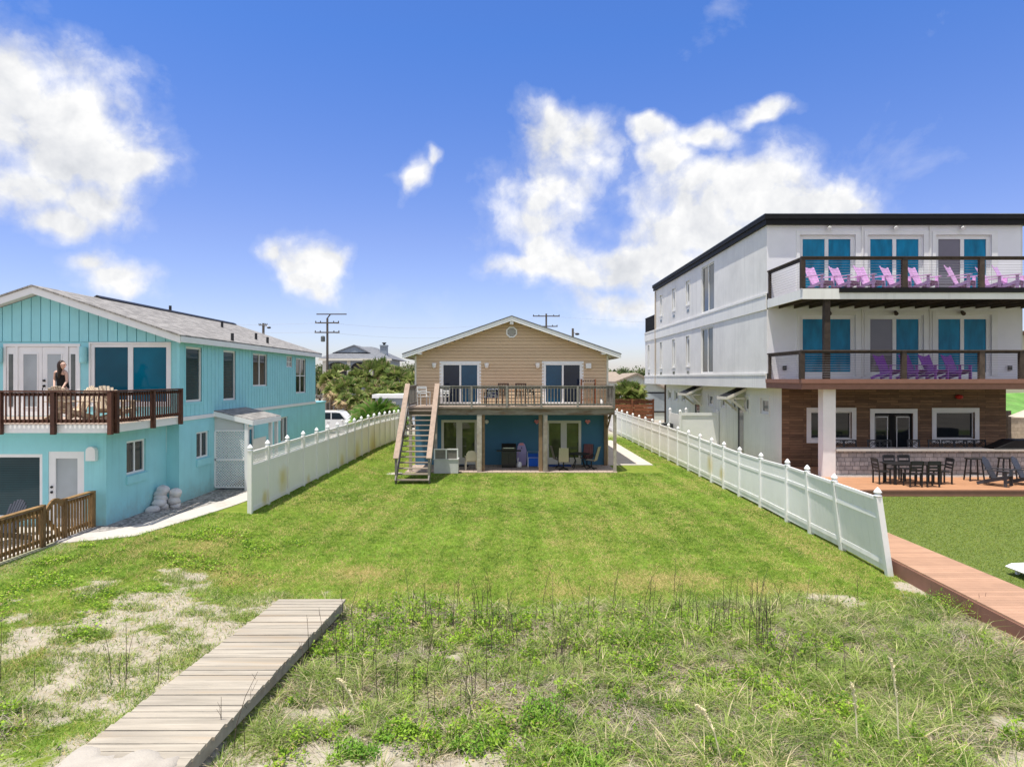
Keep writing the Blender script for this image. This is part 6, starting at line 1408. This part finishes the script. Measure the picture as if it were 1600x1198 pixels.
tr = [tree('oak_tree', 6.2, 2.9, 2.3, 41, m_tree1), tree('scrub_tree', 5.2, 2.5, 1.9, 42, m_tree2), tree('oak_tree', 7.2, 2.7, 2.8, 43, m_tree1)]
TL = [(948,585,92,0,'dark green oak tree just past the beige house corner'),(958,578,96,1,'olive scrub tree above the tan roof'),(970,573,101,2,'hazy dark tree on the skyline behind the tan roof'),(980,579,92,1,'yellowish scrub tree right behind the sabal palm'),(992,574,98,0,'dark oak tree on the skyline beside the white house'),(1003,572,93,2,'tall dark oak tree touching the white house edge'),(1012,580,90,1,'scrub tree mostly hidden by the white house'),(940,575,104,2,'oak tree mostly behind the beige house roof'),(966,588,88,0,'low rounded oak in front of the skyline trees'),(1000,590,86,1,'low scrub tree above the sage gable roof'),(515,560,104,2,'oak tree glimpsed past the turquoise wall end'),(500,568,100,0,'oak tree behind the turquoise house rear'),(640,566,106,2,'far oak tree rising behind the beige house eave'),(625,570,102,1,'far scrub tree behind the palm thicket'),(952,593,85,1,'pale scrub tree above the tan roof ridge')]
for px,py,d,k,lab in TL:
    zt = PZ(py,d); s = zt/(6.2,5.2,7.2)[k]; place(tr[k], USED, (PX(px,d),d,0), random.uniform(0,6.28), lab, 'tree', 'trees beyond the houses', (1.,1.,max(.6,s)))
# a far belt of scrub that reads as one mass
N = 26_000; x = RG.uniform(-150,170,N); y = 150 + RG.uniform(-8,12,N); hh = 3.2+4.2*fbm(x*.6,y*0,.12,5)
tag(leaves('treeline', x, y, RG.random(N)**.6*hh, RG.uniform(.8,1.6,N), m_tree1, .1*RG.random(N), .8, .7), 'far belt of dark scrub along the horizon', 'treeline', kind='stuff')
# ------------------------------------------------------------------ what shows past the far side of the white house
X_, Y_ = np.meshgrid(np.linspace(28,75,40), np.linspace(41.2,75,30)); Zh = .3+4.3*sst(41.5,62,Y_)*sst(26,34,X_)+.25*fbm(X_,Y_,.4,8)+1.3*sst(41.2,42,Y_)
i_ = (np.arange(29)[:,None]*40+np.arange(39)[None]).ravel()
m_hill = M('green_hill_grass',(.10,.24,.05),.9,.3,.8,0,.6,8,.05,col2=(.17,.31,.09),c2=(.4,.7))
tag(np_mesh('grass_hill', np.stack([X_.ravel(),Y_.ravel(),Zh.ravel()],1), np.stack([i_,i_+1,i_+41,i_+40],1).ravel(), np.full(len(i_),4), m_hill, {}), kind='structure')
rw = thing('retaining_wall', (35,40.8,0), 'beige block retaining wall below the green hill', 'wall')
bx(rw,'wall',brickmat('tan_blocks',((.42,.34,.25),(.36,.29,.21)),(.28,.22,.16),'XZ',.4,.2,.01),27,60,40.8,41.15,0,2.0); bx(rw,'cap',m_tan,26.9,60,40.74,41.2,2.0,2.1); bx(rw,'end_post',m_darkwood,30.2,30.4,40.5,40.73,0,2.45)
ub = thing('patio_umbrella', (PX(1613,38),38,0), 'beige patio umbrella in front of the green hill', 'umbrella')
x = PX(1618,38); MB().lathe((x,38,2.2),[(1.25,0),(1.24,.03),(.62,.35),(.05,.62)],8).build('canopy', m_tan, ub); MB().tube([(x,38,0),(x,38,2.85)],.03,8).build('pole', m_slatb, ub); MB().lathe((x,38,0),[(.3,0),(.3,.08),(.06,.12)],12).build('base', m_dark, ub)
nb = thing('cream_building', (PX(1612,48),52,0), 'cream neighbouring building just showing past the white house', 'building')
bx(nb,'wall',m_tan,PX(1560,48),PX(1700,48),50,56,0,7.6); bx(nb,'roof',m_slatb,PX(1558,48),PX(1702,48),49.6,56.4,7.61,7.9); bx(nb,'window',m_gdark,PX(1640,48),PX(1660,48),49.93,49.985,5.2,6.6)
